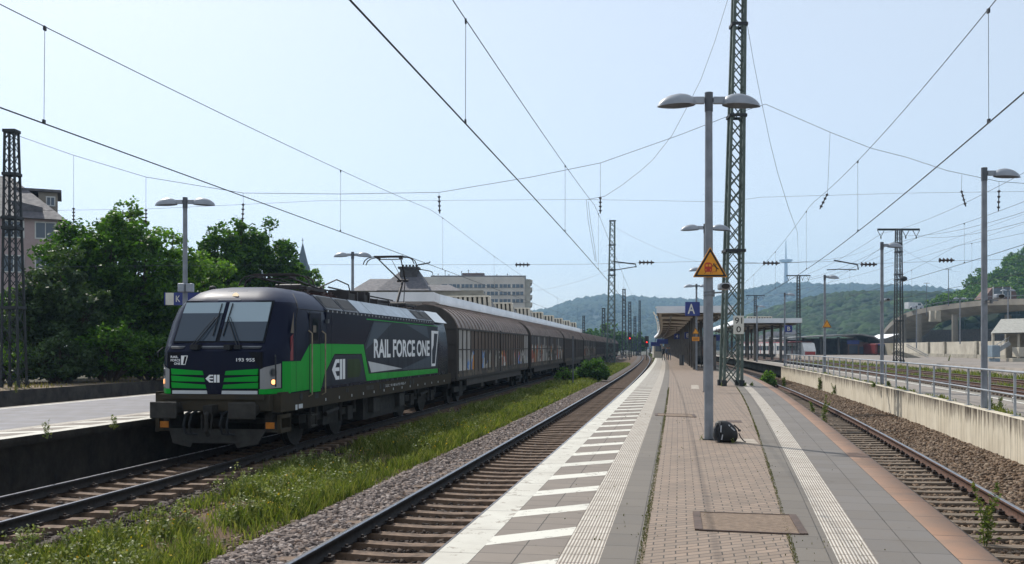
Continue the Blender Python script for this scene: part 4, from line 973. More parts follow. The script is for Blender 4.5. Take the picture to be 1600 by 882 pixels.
# ================================================================ WIRES
M['wire'] = pm('wire_dark', '26282c', '1d1f22', 3, .5, .3); M['wire_lt'] = pm('wire_grey', '55595f', '44484d', 3, .5, .3)
def chain(b, pts, r, m=0, n=5): b.tube(pts, r, n, m)
def line(label, f, dz_c, off, Ys_sup, Y0, Y1, messenger=(7.95,9.0)):
    t = thing('overhead_line', label, 'overhead line', (0,0,0), 0, 'overhead contact lines')
    cz = lambda Y: dz_c; st = lambda Y: off*math.cos(Y/38)
    b = MB(); chain(b, [at(f,Y,st(Y),cz(Y)) for Y in np.linspace(Y0,Y1,60)], .012); b.build('contact_wire', M['wire'], t)
    def mz(Y):
        for a, c in zip(Ys_sup[:-1], Ys_sup[1:]):
            if a <= Y <= c: u = (Y-a)/(c-a); return messenger[1]-4*(messenger[1]-messenger[0])*u*(1-u)
        return messenger[1]
    b = MB(); chain(b, [at(f,Y,st(Y),mz(Y)) for Y in np.linspace(Y0,Y1,90)], .008); b.build('messenger_wire', M['wire'], t)
    Y = 15.0
    while Y < Y1:
        p, q = at(f,Y,st(Y),cz(Y)), at(f,Y+.02,st(Y),mz(Y)); b = MB(); chain(b, [p,q], .0045, 0, 4); b.box(p.x-.015,p.x+.015,p.y-.03,p.y+.03,p.z,p.z+.06); b.box(q.x-.015,q.x+.015,q.y-.03,q.y+.03,q.z-.06,q.z+.01); b.build('dropper', M['wire'], t); Y += 14.0 if Y < 60 else 25
    return t
SUP = (-35, YM, M3Y, 280)
line('overhead line above the locomotive and its train', loco, 5.92, .3, SUP, -4, 280, (7.35,8.3))
line('overhead line above the open middle track', near, 5.92, .3, SUP, -4, 280, (7.45,8.5))
rt = lambda Y: edgeR(Y)+TR*1.02
line('overhead line above the rusty right-hand track', rt, 5.92, .45, SUP, -4, 160, (7.6,8.6))
r2t = lambda Y: edgeR(Y)+8.6
line('overhead line over the rusty tracks behind the railing', r2t, 6.2, .4, (-20,60,130,200), 20, 200, (7.6,8.8))
r3t = lambda Y: edgeR(Y)+13.2
line('overhead line over the tracks beside the grass strip', r3t, 6.2, .4, (-20,60,130,200), 25, 200, (7.6,8.8))
M['porcelain'] = pm('brown_porcelain', '3a2e2c', '2c2322', 3, .35)
def insu(b, p, q, r=.075, n=4, m=1):
    p, q = Vector(p), Vector(q); d = q-p; b.tube([p,q], r*.35, 6, m)
    for k in range(n): a = p+d*((k+.2)/n); c = p+d*((k+.5)/n); b.tube([a,c], [r,r*.6], 8, m)
def span(label, Y, pts, hang=(), r=.011, mat='wire_lt'):
    t = thing('span_wire', label, 'span wire', (0,0,0), 0, 'span wires across the tracks')
    b = MB(); chain(b, [px(x,y,Y) for x,y in pts], r, 0); b.build('wire', M[mat], t)
    for x0, y0, x1, y1, x2, y2 in hang:
        b = MB(); chain(b, [px(x0,y0,Y), px(x1,y1,Y)], .007, 0, 4); insu(b, px(x1,y1,Y), px(x2,y2,Y)); b.build('insulator', [M['wire'], M['porcelain']], t)
    return t
span('sagging cross span cable from the left mast to the tall platform mast and beyond', YM, [(24,211),(115,243),(228,277),(380,302),(530,303.5),(686,301),(830,277),(938,255),(1060,212),(1140,181),(1196,163),(1297,207),(1361,232),(1416,246),(1480,267),(1561,284),(1720,296)],
     [(115,243,115,325,115,347),(228,277,228,327,228,350),(380,302,380,318,379,347),(686,301,686,306,687,334),(938,255,938,308,938,334),(1297,207,1293,303,1281,327),(1503,273,1502,298,1509,323),(1561,284,1561,297,1560,330)])
span('nearly level upper span wire across all the tracks', YM, [(24,330),(228,327),(377,320),(500,314),(700,313.5),(910,312),(1030,314),(1130,316),(1190,308.5),(1420,302),(1720,298)], (), .006)
LOWSPAN = span('level lower span wire with porcelain insulator strings', YM, [(24,418),(283,415),(520,414),(800,414),(920,413),(1090,409),(1135,408),(1195,412),(1300,409),(1350,413),(1480,408),(1720,402)], (), .006)
b = MB()
ins = LOWSPAN
for x0, x1, y in ((805,828,414),(1192,1218,411.5),(1345,1370,413.5),(1467,1491,407),(998,1022,410.5)):
    b = MB(); insu(b, px(x0,y,YM-.02), px(x1,y,YM-.02), .11, 4, 0); b.build('insulator', M['porcelain'], ins)
def arm_(label, pts, Y):
    t = thing('registration_arm', label, 'arm', px(*pts[0], Y), 0, 'registration arms'); o = px(*pts[0], Y)
    b = MB(); b.tube([px(*p, Y)-o for p in pts[:3]], .03, 6); b.build('arm_tube', M['mast_dk'], t)
    b = MB(); b.tube([px(*p, Y)-o for p in pts[3:]], .022, 6); b.build('steady_arm', M['mast_dk'], t)
arm_('registration arm reaching out from the tall mast over the open track', [(958,409),(993,413),(994,418),(994,417),(975,420),(952,424)], YM+.4)
arm_('registration arm left of the largest T mast', [(1303,407),(1340,414),(1341,422),(1338,422),(1310,421),(1292,422)], YM)
arm_('registration arm above the office block roof', [(649,415),(671,411),(672,409),(650,420),(672,424),(676,426)], YM)
def cable(label, pts, Y, r=.009):
    b = MB(); chain(b, [px(x,y,yy) for (x,y),yy in zip(pts, Y if isinstance(Y, list) else [Y]*len(pts))], r); return tag(b.build('cable', M['wire'], None), label, 'cable', 'loose cables')
cable('curved cable swinging from the tall platform mast top down to the middle track wire', [(1150,-60),(1137,0),(1117,65),(1095,125),(1075,165),(1050,212),(1020,250),(1000,268),(970,291),(945,307),(918,312)], YM)
cable('cable hanging from the tall platform mast towards the small T mast', [(1160,-40),(1166,30),(1178,100),(1190,160),(1203,222),(1215,270),(1232,325),(1246,363),(1247,395),(1248,431)], [YM]*7+[60,110,180])
cable('pair of loose jumper wires dropping to the middle contact wire', [(916,312),(919,345),(925,380),(930,408)], YM-1, .007)
cable('second jumper wire beside the middle contact wire', [(919,315),(923,350),(929,385),(932,410)], YM-1.2, .007)
for i, (a, c, lb) in enumerate((((1378,365),(1700,214),'upper feeder'),((1415,368),(1700,296),'middle feeder'),((1436,370),(1700,316),'lower feeder'))):
    pts = [px(a[0],a[1],99.5)]; q = px(c[0],c[1],40)
    b = MB(); chain(b, [pts[0].lerp(q,u)-Vector((0,0,1.2*4*u*(1-u)*.5)) for u in np.linspace(0,1,10)], .012)
    k_ = px((1232,1252,1263)[i],437,180); chain(b, [pts[0].lerp(k_,u)-Vector((0,0,3*u*(1-u))) for u in np.linspace(0,1,10)], .016)
    tag(b.build('feeder_cable', M['wire'], None), lb+' cable running from the largest T mast out of the picture', 'cable', 'feeder cables')
for a, c, ya, yc, lb in (((1160,412),(1365,386),YM,140,'thin wire sinking to the right of the green mast'),((955,352),(1090,409),M3Y,M3Y,'cross wire from the tall mast top falling right'),((1405,386),(1500,425),100,150,'wire from the largest T mast down towards the wooded slope'),((955,420),(830,455),M3Y,M3Y,'cross wire from the tall mast falling left'),((1160,470),(1600,350),120,70,'long rising wire crossing the hills on the right'),((1250,440),(1600,335),180,75,'second rising wire above the flyover')):
    p, q = px(*a,ya), px(*c,yc); b = MB(); chain(b, [p.lerp(q,u)-Vector((0,0,.6*4*u*(1-u))) for u in np.linspace(0,1,12)], .011); tag(b.build('cable', M['wire_lt'], None), lb, 'cable', 'loose cables')
# ================================================================ LETTER SIGNS, KILOMETRE PLATE, STATION SIGN
def letter_sign(label, s, c, w_, h_, th=.2, size=None, tcol='signwhite', bcol='signblue', dx=0.):
    t = thing('letter_sign', label, 'sign', c)
    b = MB(); b.box(-w_/2,w_/2,-th/2,th/2,-h_/2,h_/2); p = b.build('sign_box', M[bcol], t, bevel=.01)
    hh = size or h_*.62
    Mx = frame((dx,-th/2,0),(1,0,0),(0,0,1)); text_fit('sign_letter', s, -hh*.36, hh*.36, -hh/2, hh/2, Mx, M[tcol], p, .012, .006)
    return t
letter_sign('blue sign with a large white letter A on the fourth lamp pole', 'A', (13.02, 69.0, px(0,483,69).z), 1.04, 1.0, size=.72, dx=-.1)
letter_sign('small blue sign with white letter B hanging under the platform canopy', 'B', px(1074.5,524.5,92), .62, .62)
letter_sign('blue sign with white letter B on a lamp pole at the right platform', 'B', px(1232,514,80.6), .56, .56)
t = thing('kilometre_plate', 'white plate reading 91 over 0 on the green lattice mast', 'sign', (px(1154,508,YM-.62).x, YM-.62, px(0,508,YM-.62).z))
b = MB(); b.box(-.225,.225,-.02,.02,-.39,.39); p = b.build('plate', M['signwhite'], t, bevel=.01)
text_fit('plate_number', '91', -.16, .15, .05, .32, frame((0,-.02,0),(1,0,0),(0,0,1)), M['signblack'], p, .012, .004)
text_fit('plate_number', '0', -.10, .10, -.32, -.06, frame((0,-.02,0),(1,0,0),(0,0,1)), M['signblack'], p, .012, .004)
tri_sign('small yellow triangular sign on the fourth lamp pole under the letter A', px(1087,519,69.0), .50, False)
t = thing('notice_plate', 'orange notice plate below the small triangular sign', 'sign', px(1087,530,69.0)); b = MB(); b.box(-.26,.26,-.02,.02,-.15,.15); b.build('plate', M['yelloworange'], t)
b = MB()
for z in (.07,.0,-.07): b.box(-.2,.2,-.026,-.02,z-.012,z+.012)
b.build('print', M['signblack'], t)
tri_sign('yellow triangular sign on the third railing lamp pole', px(1292,508,60.8), .56, False)
t = thing('station_sign', 'blue and white station name sign starting with K, half hidden by the locomotive', 'sign', px(272,467.5,30.5), R(0))
b = MB(); b.box(-.23,.03,-.12,.12,-.19,.19,0); b.box(-.27,-.23,-.13,.13,-.2,.2,1); b.build('sign_end', [M['signwhite'], M['signblue']], t)
b = MB(); b.box(.03,1.3,-.12,.12,-.2,.2); p = b.build('sign_face', M['signblue'], t); text_fit('sign_letter', 'K', .1, .24, -.1, .1, frame((0,-.12,0),(1,0,0),(0,0,1)), M['signwhite'], p, .01, .004)
t = thing('loudspeaker', 'pair of grey speaker boxes on the left platform lamp', 'loudspeaker', px(290,450,29.3)); 
for x in (-.11,.14): b = MB(); b.box(x-.1,x+.1,-.12,.1,-.13,.13); b.build('speaker_box', M['lamp_cover'], t, bevel=.02)
# ================================================================ CANOPIES
M['fascia'] = pm('white_fascia', 'e8e9eb', 'd6d9dc', .5, .5); M['soffit'] = pm('beige_soffit', 'd6d0c6', 'c0b9ae', 1.2, .7); M['steelbeam'] = pm('brown_beam', '7d756b', '6a625a', 2, .7); M['col'] = pm('canopy_column', '5b5650', '47423d', 2, .7); M['roofgrey'] = pm('flat_roof', '8b8b8a', '727272', 1, .8)
M['sky_bar'] = pm('skylight_bar', 'e6dccb', 'd0c6b4', 3, .6); M['sky_glass'] = glass('skylight_glass', '4c4a48', .15)
def canopy(label, f, d0, d1, Y0, Y1, zt, th, cols, skyl, cham=0., sky_d=None, beams=True, name='platform_canopy'):
    t = thing(name, label, 'canopy', (0,0,0)); Ys = np.arange(Y0, Y1+.1, 5.0)
    q = [(d0,zt-th),(d1,zt-th),(d1,zt),(d0,zt)]
    sweep('roof', f, [(d0,zt),(d1,zt)], Ys, M['roofgrey'], t); sweep('soffit', f, [(d1-.05,zt-th+.1),((d0+d1)/2,zt-th-.15),(d0+.05,zt-th+.1)], Ys, M['soffit'], t)
    for d in (d0, d1): sweep('fascia', f, [(d-.06,zt-th),(d-.06,zt+.04),(d+.06,zt+.04),(d+.06,zt-th)], Ys, M['fascia'], t)
    for Y in (Y0, Y1):
        b = MB(); a, c = at(f,Y,d0-.06), at(f,Y,d1+.06); a.z = c.z = zt-th/2+.02; b.bar(a, c, .1, th+.05); b.build('fascia', M['fascia'], t)
    if beams:
        for Y in np.arange(Y0+2, Y1, 13.0): b = MB(); a, c = at(f,Y,d0+.3), at(f,Y,d1-.3); a.z = c.z = zt-th-.12; b.bar(a, c, .14, .2); b.build('roof_beam', M['steelbeam'], t)
        for d in (d0+1.0, d1-1.0): b = MB(); [b.bar(at(f,Ya,d,zt-th-.3), at(f,Ya+5,d,zt-th-.28), .10, .16) for Ya in np.arange(Y0,Y1-5,5)]; b.build('purlin', M['steelbeam'], t)
    for (d, Y, z0) in cols: b = MB(); p = at(f,Y,d); b.box(p.x-.13,p.x+.13,p.y-.13,p.y+.13,z0,zt-th); b.build('column', M['col'], t)
    for Y in skyl:
        w_, e, h = sky_d
        b = MB(); 
        A = [at(f,Y,w_,zt+.0), at(f,Y,e,zt+.0), at(f,Y,e-.05,zt+h), at(f,Y,w_-.0,zt+h)]
        back = [at(f,Y+3.2,w_,zt+.02), at(f,Y+3.2,e-.05,zt+.02)]
        b.add(A+back, [(0,1,2,3)], 0); b.add([A[2],A[3],back[0],back[1]], [(1,0,3,2)], 1); b.add([A[1],A[2],back[1]], [(0,2,1)], 1); b.add([A[0],A[3],back[0]], [(0,1,2)], 1)
        n = int(abs(e-w_)/.34)
        for k in range(n+1):
            u = k/n; p = A[0].lerp(A[1],u); q2 = A[3].lerp(A[2],u); b.bar(p+Vector((0,-.12,0)), q2+Vector((0,-.32,0)), .19, .14, 2)
        b.bar(A[3]+Vector((0,-.2,.03)), A[2]+Vector((0,-.2,.03)), .5, .1, 2, up=(0,0,1))
        b.build('skylight', [M['sky_glass'], M['roofgrey'], M['sky_bar']], t)
    return t
LC = canopy('long white edged canopy with sawtooth skylights over the left platform behind the train', loco, -7.6, -1.95, 51, 150, 5.22, .48, [(-4.7,Y,LZ) for Y in range(54,150,10)], np.arange(67.5,150,10.4), sky_d=(-5.6,-2.1,.78))
pA, pB, pC, pD = px(541,0,48), at(loco,51,-7.6), at(loco,51,-1.95), px(678,0,49)
b = MB(); zA = 5.22
pts = [Vector((px(541,0,49).x,49,0)), Vector((px(678,0,49).x,49,0)), at(loco,51.2,-1.9), at(loco,51.2,-7.6)]
b.add([(p.x,p.y,zA-.45) for p in pts]+[(p.x,p.y,zA+.03) for p in pts], [(3,2,1,0),(4,5,6,7)]+[(i,(i+1)%4,4+(i+1)%4,4+i) for i in range(4)]); b.build('fascia', M['fascia'], LC)
MC = canopy('canopy with pale fascia over the middle platform, signs and people beneath', edgeL, .75, 6.2, 71, 265, 5.42, .46, [(3.5,Y,PZ) for Y in range(72,262,7)]+[(4.6,Y,PZ) for Y in range(72,262,9)], [], beams=True)
for k in range(9):                           # curled skylight ends along the left edge
    Y = 78+k*11; p = at(edgeL,Y,.62,5.35); b = MB(); b.tube([p+Vector((.25*math.sin(a),0,.34*math.cos(a))) for a in np.linspace(-.4,4.6,10)], .05, 6); b.build('skylight_end', M['sky_bar'], MC)
for Y, d in ((72,4.6),(79,4.3),(86,4.2)):     # glazed shelters, vending units under the canopy
    p = at(edgeL,Y,d,PZ); t = thing('waiting_shelter', 'dark glazed shelter wall under the middle canopy at %s' % ('its front edge','its second bay','its third bay')[int((Y-72)/7)], 'shelter', p, 0, 'shelters under the middle canopy')
    b = MB(); b.box(-.06,.06,-1.8,1.8,.1,2.4); b.build('glass_wall', M['glass_dk'], t); b = MB()
    for yy in (-1.8,0,1.8): b.box(-.09,.09,yy-.05,yy+.05,0,2.5)
    b.box(-.09,.09,-1.85,1.85,2.4,2.52); b.build('frame', M['col'], t)
ru = lambda Y: edgeR(Y)+7.0
canopy('flat white canopy with a ridge skylight on the upper right platform', ru, -3.5, 3.6, 112, 170, 5.78, .5, [(-1.5,Y,.8) for Y in range(114,170,9)]+[(1.5,Y,.8) for Y in range(114,170,9)], [130.], sky_d=(-1.0,2.2,.75))
# info boards under the middle canopy
for lb, p, w_, h_ in (('wide blue departure board under the canopy', px(1035,534,100), 1.15, .5), ('second blue board under the canopy behind the first', px(1024,538,116), 1.1, .5), ('blue platform number board under the canopy', px(1057.5,526,90), .5, .5), ('dark blue board right of the near lamp', px(1119,528,95), .75, .62)):
    t = thing('display_board', lb, 'sign', p, 0, 'boards under the middle canopy'); b = MB(); b.box(-w_/2,w_/2,-.1,.1,-h_/2,h_/2); b.build('board', M['signblue'], t, bevel=.02); b = MB(); b.bar((0,0,h_/2),(0,0,h_/2+.6),.05); b.build('hanger', M['col'], t)
    if 'number' in lb: text_fit('sign_letter', '4', -.12, .10, -.16, .16, frame((0,-.1,0),(1,0,0),(0,0,1)), M['signwhite'], t, .012, .004)
# signals
M['redlamp'] = emit('red_signal_light', 'ff2a18', 2.5)
for xx, yy, Y, lb in ((984,529,200,'red signal light left of the vanishing track, between the masts'),(1010.5,535,190,'red signal light at the far end of the platform edge')):
    p = px(xx,yy,Y); t = thing('railway_signal', lb, 'signal', (p.x,Y,-.3), 0, 'red signals by the track'); h = p.z+.3
    b = MB(); b.tube([(0,0,0),(0,0,h+.8)], .09, 8); b.build('post', M['mast_dk'], t); b = MB(); b.box(-.4,.4,-.02,.1,h-1.0,h+1.2); b.build('signal_board', M['signblack'], t)
    b = MB(); b.cyl((0,-.02,h),(0,-.16,h),.13,14); b.build('signal_lamp', M['redlamp'], t)
# ================================================================ RAILING
M['railing'] = pm('galvanised_railing', 'a3a7ab', '8d9196', 2, .45, .3)
t = thing('railing', 'long galvanised two bar railing on top of the retaining wall', 'railing')
for z, r in ((1.0,.028),(.48,.022)):
    b = MB(); b.tube([at(edgeR,Y,4.24,WZ+z) for Y in Ygrid(-4,76,50)], r, 8); b.build('rail_bar', M['railing'], t, smooth='auto')
Y = -2.; k = 0; post0 = None
while Y < 76:
    p = at(edgeR,Y,4.24,WZ)
    if post0 is None:
        b = MB(); b.box(-.025,.025,-.025,.025,0,1.0); b.box(-.09,.09,-.07,.07,0,.015); post0 = b.build('post', M['railing'], t); o = post0
    else: o = post0.copy(); SC.collection.objects.link(o); o.parent = t
    o.location = p; o.rotation_euler = (0,0,-math.atan(slope(edgeR,Y)))
    if k % 2 == 0:
        b = MB(); q = p+Vector((-.05,-.03,.36)); b.tube([q+Vector((.028*math.cos(a),0,.07*math.sin(a))) for a in np.linspace(0,6.28,12)], .008, 5); b.build('ring', M['railing'], t)
    Y += 2.05; k += 1
# ================================================================ BUILDINGS
M['house_wall'] = pm('rose_render', 'ac9a98', '9a8886', .5, .85); M['slate_roof'] = pm('slate_shingle', '5d5a5e', '454348', 2.5, .75, bump=.5, bscale=9, dist=.05); M['win'] = glass('window_glass', '3a4654', .06); M['win_fr'] = pm('window_frame', 'c9c9c6', 'b0b0ad', 2, .5); M['yellow_wall'] = pm('yellow_render', '8d8478', '7d7468', 1, .8); M['beige_bld'] = pm('beige_cladding', 'd0c5b8', 'bdb2a6', .12, .75); M['roof_box'] = pm('roof_plant', '6d6866', '565250', 1, .8); M['brown_box'] = pm('brown_plant_room', '6b5148', '5a433b', 1, .8)
def window(parent, x, y, z, w_, h_, n=(0,-1), fr=.09):
    b = MB(); d = Vector((n[0],n[1],0)); r = Vector((-d.y,d.x,0)); c = Vector((x,y,z))
    e = lambda a, cc, o: c+r*a+Vector((0,0,cc))+d*o
    for a0,a1,z0,z1 in ((-w_/2,w_/2,-h_/2,-h_/2+fr),(-w_/2,w_/2,h_/2-fr,h_/2),(-w_/2,-w_/2+fr,-h_/2+fr,h_/2-fr),(w_/2-fr,w_/2,-h_/2+fr,h_/2-fr),(-fr/3,fr/3,-h_/2+fr,h_/2-fr)):
        b.add([e(a0,z0,-.05),e(a1,z0,-.05),e(a1,z1,-.05),e(a0,z1,-.05),e(a0,z0,.06),e(a1,z0,.06),e(a1,z1,.06),e(a0,z1,.06)],[(4,5,6,7),(0,1,5,4),(1,2,6,5),(2,3,7,6),(3,0,4,7)])
    f = b.build('window', M['win_fr'], parent); b = MB(); b.add([e(-w_/2+fr/2,-h_/2+fr/2,.02),e(w_/2-fr/2,-h_/2+fr/2,.02),e(w_/2-fr/2,h_/2-fr/2,.02),e(-w_/2+fr/2,h_/2-fr/2,.02)],[(0,1,2,3)]); b.build('pane', M['win'], f)
hx = lambda x, Y=75: (x-800)/F*Y
t = thing('house', 'rose rendered house with steep slate roof and dormers behind the left mast', 'house', (hx(100),75,.7), R(25))
ox = Vector((hx(100),75,.7))
def HP(x, y, Y=75): return px(x,y,Y)-ox
b = MB(); ew = HP(108,0); zt = px(0,343,75).z-.7; zr = px(0,283,75).z-.7
x0, x1 = -17.0, -.3
b.box(x0,x1,0,12,0,zt); wl = b.build('wall', M['house_wall'], t)
b = MB(); za = zr-1.6
Z81 = lambda y: px(0,y,81).z-.7
b.add([(x0,-.5,zt-.1),(x1+.5,-.5,zt-.1),(x1+.5,12.5,zt-.1),(x0,12.5,zt-.1),(x0,6,Z81(276)),(-4.0,6,Z81(284))], [(0,1,5,4),(1,2,5),(2,3,4,5),(3,0,4),(3,2,1,0)]); rf = b.build('roof', M['slate_roof'], t)
b = MB(); dx0, dx1 = -3.4, -1.5; b.add([(dx0,.5,zt+.3),(dx1,.5,zt+.1),(dx1,.5,zt+.9),(dx0,.5,zt+1.3),(dx0-.6,5,zt+.3),(dx1-.6,5,zt+.1),(dx1-1.2,5,zt+1.5),(dx0-1.2,5,zt+2.0)],[(0,1,2,3),(3,2,6,7),(1,5,6,2),(0,3,7,4)]); b.build('dormer', M['slate_roof'], rf)
b = MB(); b.box(-1.9,-.5,4.2,9,zt-.5,px(0,303,79).z-.7); dm = b.build('roof_storey', M['yellow_wall'], t); b = MB(); b.box(-3.6,-.2,3.9,9.3,px(0,303,79).z-.7,px(0,299,79).z-.7); b.build('flat_roof', M['slate_roof'], dm); window(dm, -1.0, 4.2, px(0,313,79).z-.9, .7, .8)
for xx in (-110,-60,-10,30,74):
    for yy in (362, 415, 470): window(wl, hx(xx)-ox.x, 0, px(0,yy,75).z-.7, 1.5, 1.35)
b = MB(); b.box(hx(-3)-ox.x,hx(8)-ox.x,-.2,0,px(0,375,75).z-.7,px(0,350,75).z-.7); b.build('awning', pm('orange_awning','c2502a','a8431f',2,.7), wl)
# church spire
M['spire'] = pm('spire_slate', '56646f', '48545e', .6, .7)
p = px(473,0,300); t = thing('church_tower', 'slender grey church spire rising behind the trees', 'church', (p.x,300,.5))
b = MB(); zb = px(0,418,300).z-.5; b.box(-1.9,1.9,-1.9,1.9,0,zb); b.build('tower', M['spire'], t)
b = MB(); zs_ = px(0,380,300).z-.5; b.tube([(0,0,zb),(0,0,zb+1.0),(0,0,zs_)], [2.3,1.7,.08], 8); b.build('spire', M['spire'], t); b = MB(); b.tube([(0,0,zs_),(0,0,zs_+1.6)], .09, 5); b.box(-.4,.4,-.06,.06,zs_+.8,zs_+.95); b.build('cross', M['spire'], t)
# old building with slate roof and chimney
p = px(650,0,130); t = thing('old_building', 'old building with dark slate hipped roofs and a big square chimney', 'building', (p.x,130,.5)); X_ = lambda x: (x-650)/F*130; Z_ = lambda y: HC-(y-HZ)/F*130-.5
b = MB(); b.box(X_(552),X_(755),0,16,0,Z_(454)); b.build('wall', M['conc'], t)
b = MB(); e = Z_(455)
b.add([(X_(548),-.5,e),(X_(640),-.5,e),(X_(640),16,e),(X_(548),16,e),(X_(570),5,Z_(432)),(X_(640),5,Z_(432))],[(0,1,5,4),(1,2,5),(2,3,4,5),(3,0,4)])
b.add([(X_(590),-1.2,e),(X_(672),-1.2,e),(X_(672),14,e),(X_(590),14,e),(X_(622),4,Z_(419)),(X_(650),4,Z_(419))],[(0,1,5,4),(1,2,5),(2,3,4,5),(3,0,4)])
b.add([(X_(650),-.2,e),(X_(722),-.2,e),(X_(722),15,e),(X_(650),15,e),(X_(655),4,Z_(442.5)),(X_(700),4,Z_(442.5))],[(0,1,5,4),(1,2,5),(2,3,4,5),(3,0,4)])
rf = b.build('roof', M['slate_roof'], t)
b = MB(); b.box(X_(622),X_(649),2.2,4.6,Z_(450),Z_(418)); b.box(X_(619),X_(652),1.9,4.9,Z_(418),Z_(415)); [b.box(X_(624+k*5.5),X_(626.5+k*5.5),3,3.8,Z_(415),Z_(411)) for k in range(5)]; b.build('chimney', pm('chimney_stone','4a4645','3a3636',2,.85), rf)
# office block
OY = 400; p = px(740,0,OY); t = thing('office_block', 'beige office block with dark ribbon windows and antennas on its roof', 'building', (p.x,OY,.5)); X_ = lambda x: (x-740)/F*OY; Z_ = lambda y: HC-(y-HZ)/F*OY-.5
b = MB(); b.box(X_(640),X_(820),0,22,0,Z_(433)); wl = b.build('wall', M['beige_bld'], t)
b = MB(); b.box(X_(820)+.05,X_(829),2,22,0,Z_(436)); 
for k in range(7): b.box(X_(829),X_(829)+.8,2,22,Z_(437+k*12),Z_(442+k*12))
b.build('stair_tower', M['conc_light'], t)
for r_ in range(3):
    y0, y1 = 444.5+r_*11.6, 450+r_*11.6
    b = MB(); b.box(X_(690 if r_ == 0 else 700),X_(819),-.25,.05,Z_(y1),Z_(y0)); f = b.build('window', M['win'], wl)
    for k in range(19): b = MB(); xx = X_(700)+k*(X_(819)-X_(700))/18; h_ = .35 if k%3 == 0 else .1; b.box(xx-h_,xx+h_,-.35,-.05,Z_(y1),Z_(y0)); b.build('mullion', M['beige_bld'], f)
b = MB(); b.box(X_(672),X_(822),3,20,Z_(433),Z_(430)); b.build('roof_storey', M['roof_box'], t); b = MB(); b.box(X_(721),X_(756),5,15,Z_(430),Z_(425.5)); b.build('plant_room', M['brown_box'], t)
b = MB()
for xx, yy in ((674,424),(683,426),(694,421),(700,427),(720,422),(731,420),(744,424),(776,427),(793,426),(676,428)): b.tube([(X_(xx),6,Z_(432)),(X_(xx),6,Z_(yy))], .13, 5); b.box(X_(xx)-.35,X_(xx)+.35,5.9,6.1,Z_(yy+1.5),Z_(yy+1))
b.build('antenna', M['pole_dark'], t)
# ================================================================ FLYOVER
M['deck'] = pm('flyover_concrete', '7a746a', '625c54', .15, .85, bump=.15, bscale=3)
FP = [(1760,465,180),(1700,466,200),(1600,467,222),(1543,469,238),(1507,472.5,252),(1452,480,272),(1416,489,290),(1394,501.5,305),(1380,517,322)]
t = thing('flyover', 'curving concrete road flyover above the yard on the right', 'bridge', (0,0,0))
C_ = [px(*q) for q in FP]
fine = []
for i in range(len(C_)-1):
    for u in np.linspace(0,1,5)[:-1]:
        p0,p1,p2,p3 = C_[max(i-1,0)],C_[i],C_[i+1],C_[min(i+2,len(C_)-1)]
        fine.append(.5*((2*p1)+(p2-p0)*u+(2*p0-5*p1+4*p2-p3)*u*u+(3*p1-p0-3*p2+p3)*u**3))
fine.append(C_[-1])
def ribbon(b, pts, prof, m=0):               # prof: (inward offset away from camera, dz)
    n = len(prof); V = []
    for i, p in enumerate(pts):
        d = (pts[min(i+1,len(pts)-1)]-pts[max(i-1,0)]); d.z = 0; d.normalize(); nn = Vector((d.y,-d.x,0))
        if nn.y < 0 and nn.x > -.2: nn = nn
        V += [p+nn*a+Vector((0,0,z)) for a, z in prof]
    b.add(V, [(i*n+j,i*n+(j+1)%n,(i+1)*n+(j+1)%n,(i+1)*n+j) for i in range(len(pts)-1) for j in range(n)], m)
b = MB(); ribbon(b, fine, [(0,0),(.35,0),(.35,-1.0),(13,-1.0),(13,0),(13.3,0),(13.3,-1.4),(11,-2.7),(2.0,-2.7),(0,-1.4)]); b.build('deck', M['deck'], t)
b = MB(); b.tube([p+Vector((0,0,.75)) for p in fine], .07, 5); [b.tube([p, p+Vector((0,0,.8))], .06, 4) for p in fine]; b.build('guard_rail', M['pole_dark'], t)
for xx, Y, yb in ((1436,262,545),(1492,246,545),(1575,236,548),(1412,284,545)):
    p = px(xx,505,Y); b = MB(); b.tube([(p.x,Y,.4),(p.x,Y,px(0,492,Y).z)], .75, 12); b.build('column', M['deck'], t, smooth='auto')
p = px(1467,486,262); b = MB(); [b.box(p.x+x0,p.x+x1,264,265,px(0,499,265).z,px(0,486,265).z) for x0, x1 in ((-1.4,-.2),(.2,1.4))]; b.box(p.x-1.5,p.x+1.5,263.9,265,px(0,503,265).z,px(0,499,265).z); b.build('drain_box', M['conc_light'], t)
p = px(1552,466,252); t = thing('glazed_lift_house', 'small brown glazed stair house on top of the flyover', 'shelter', (p.x,248,p.z-.5)); b = MB(); b.add([(-4.6,0,0),(-2.2,0,3.0),(2.4,0,3.3),(4.0,0,1.6),(4.0,0,0),(-4.6,5,0),(-2.2,5,3.0),(2.4,5,3.3),(4.0,5,1.6),(4.0,5,0)],[(0,4,3,2,1),(5,6,7,8,9),(0,1,6,5),(1,2,7,6),(2,3,8,7),(3,4,9,8)]); b.build('walls', M['brown_box'], t); b = MB(); b.box(-2.0,.2,-.1,-.02,.6,2.9); b.box(.5,2.3,-.1,-.02,.6,3.1); b.build('window', M['win'], t); b = MB(); [b.box(x-.12,x+.12,-.2,-.02,0,3.2) for x in (-2.1,.35,2.4)]; b.build('frame', M['win_fr'], t)
p = px(1436,478,282); M['van'] = pm('white_van_paint', 'c9cbcd', 'b5b7ba', 1, .35)
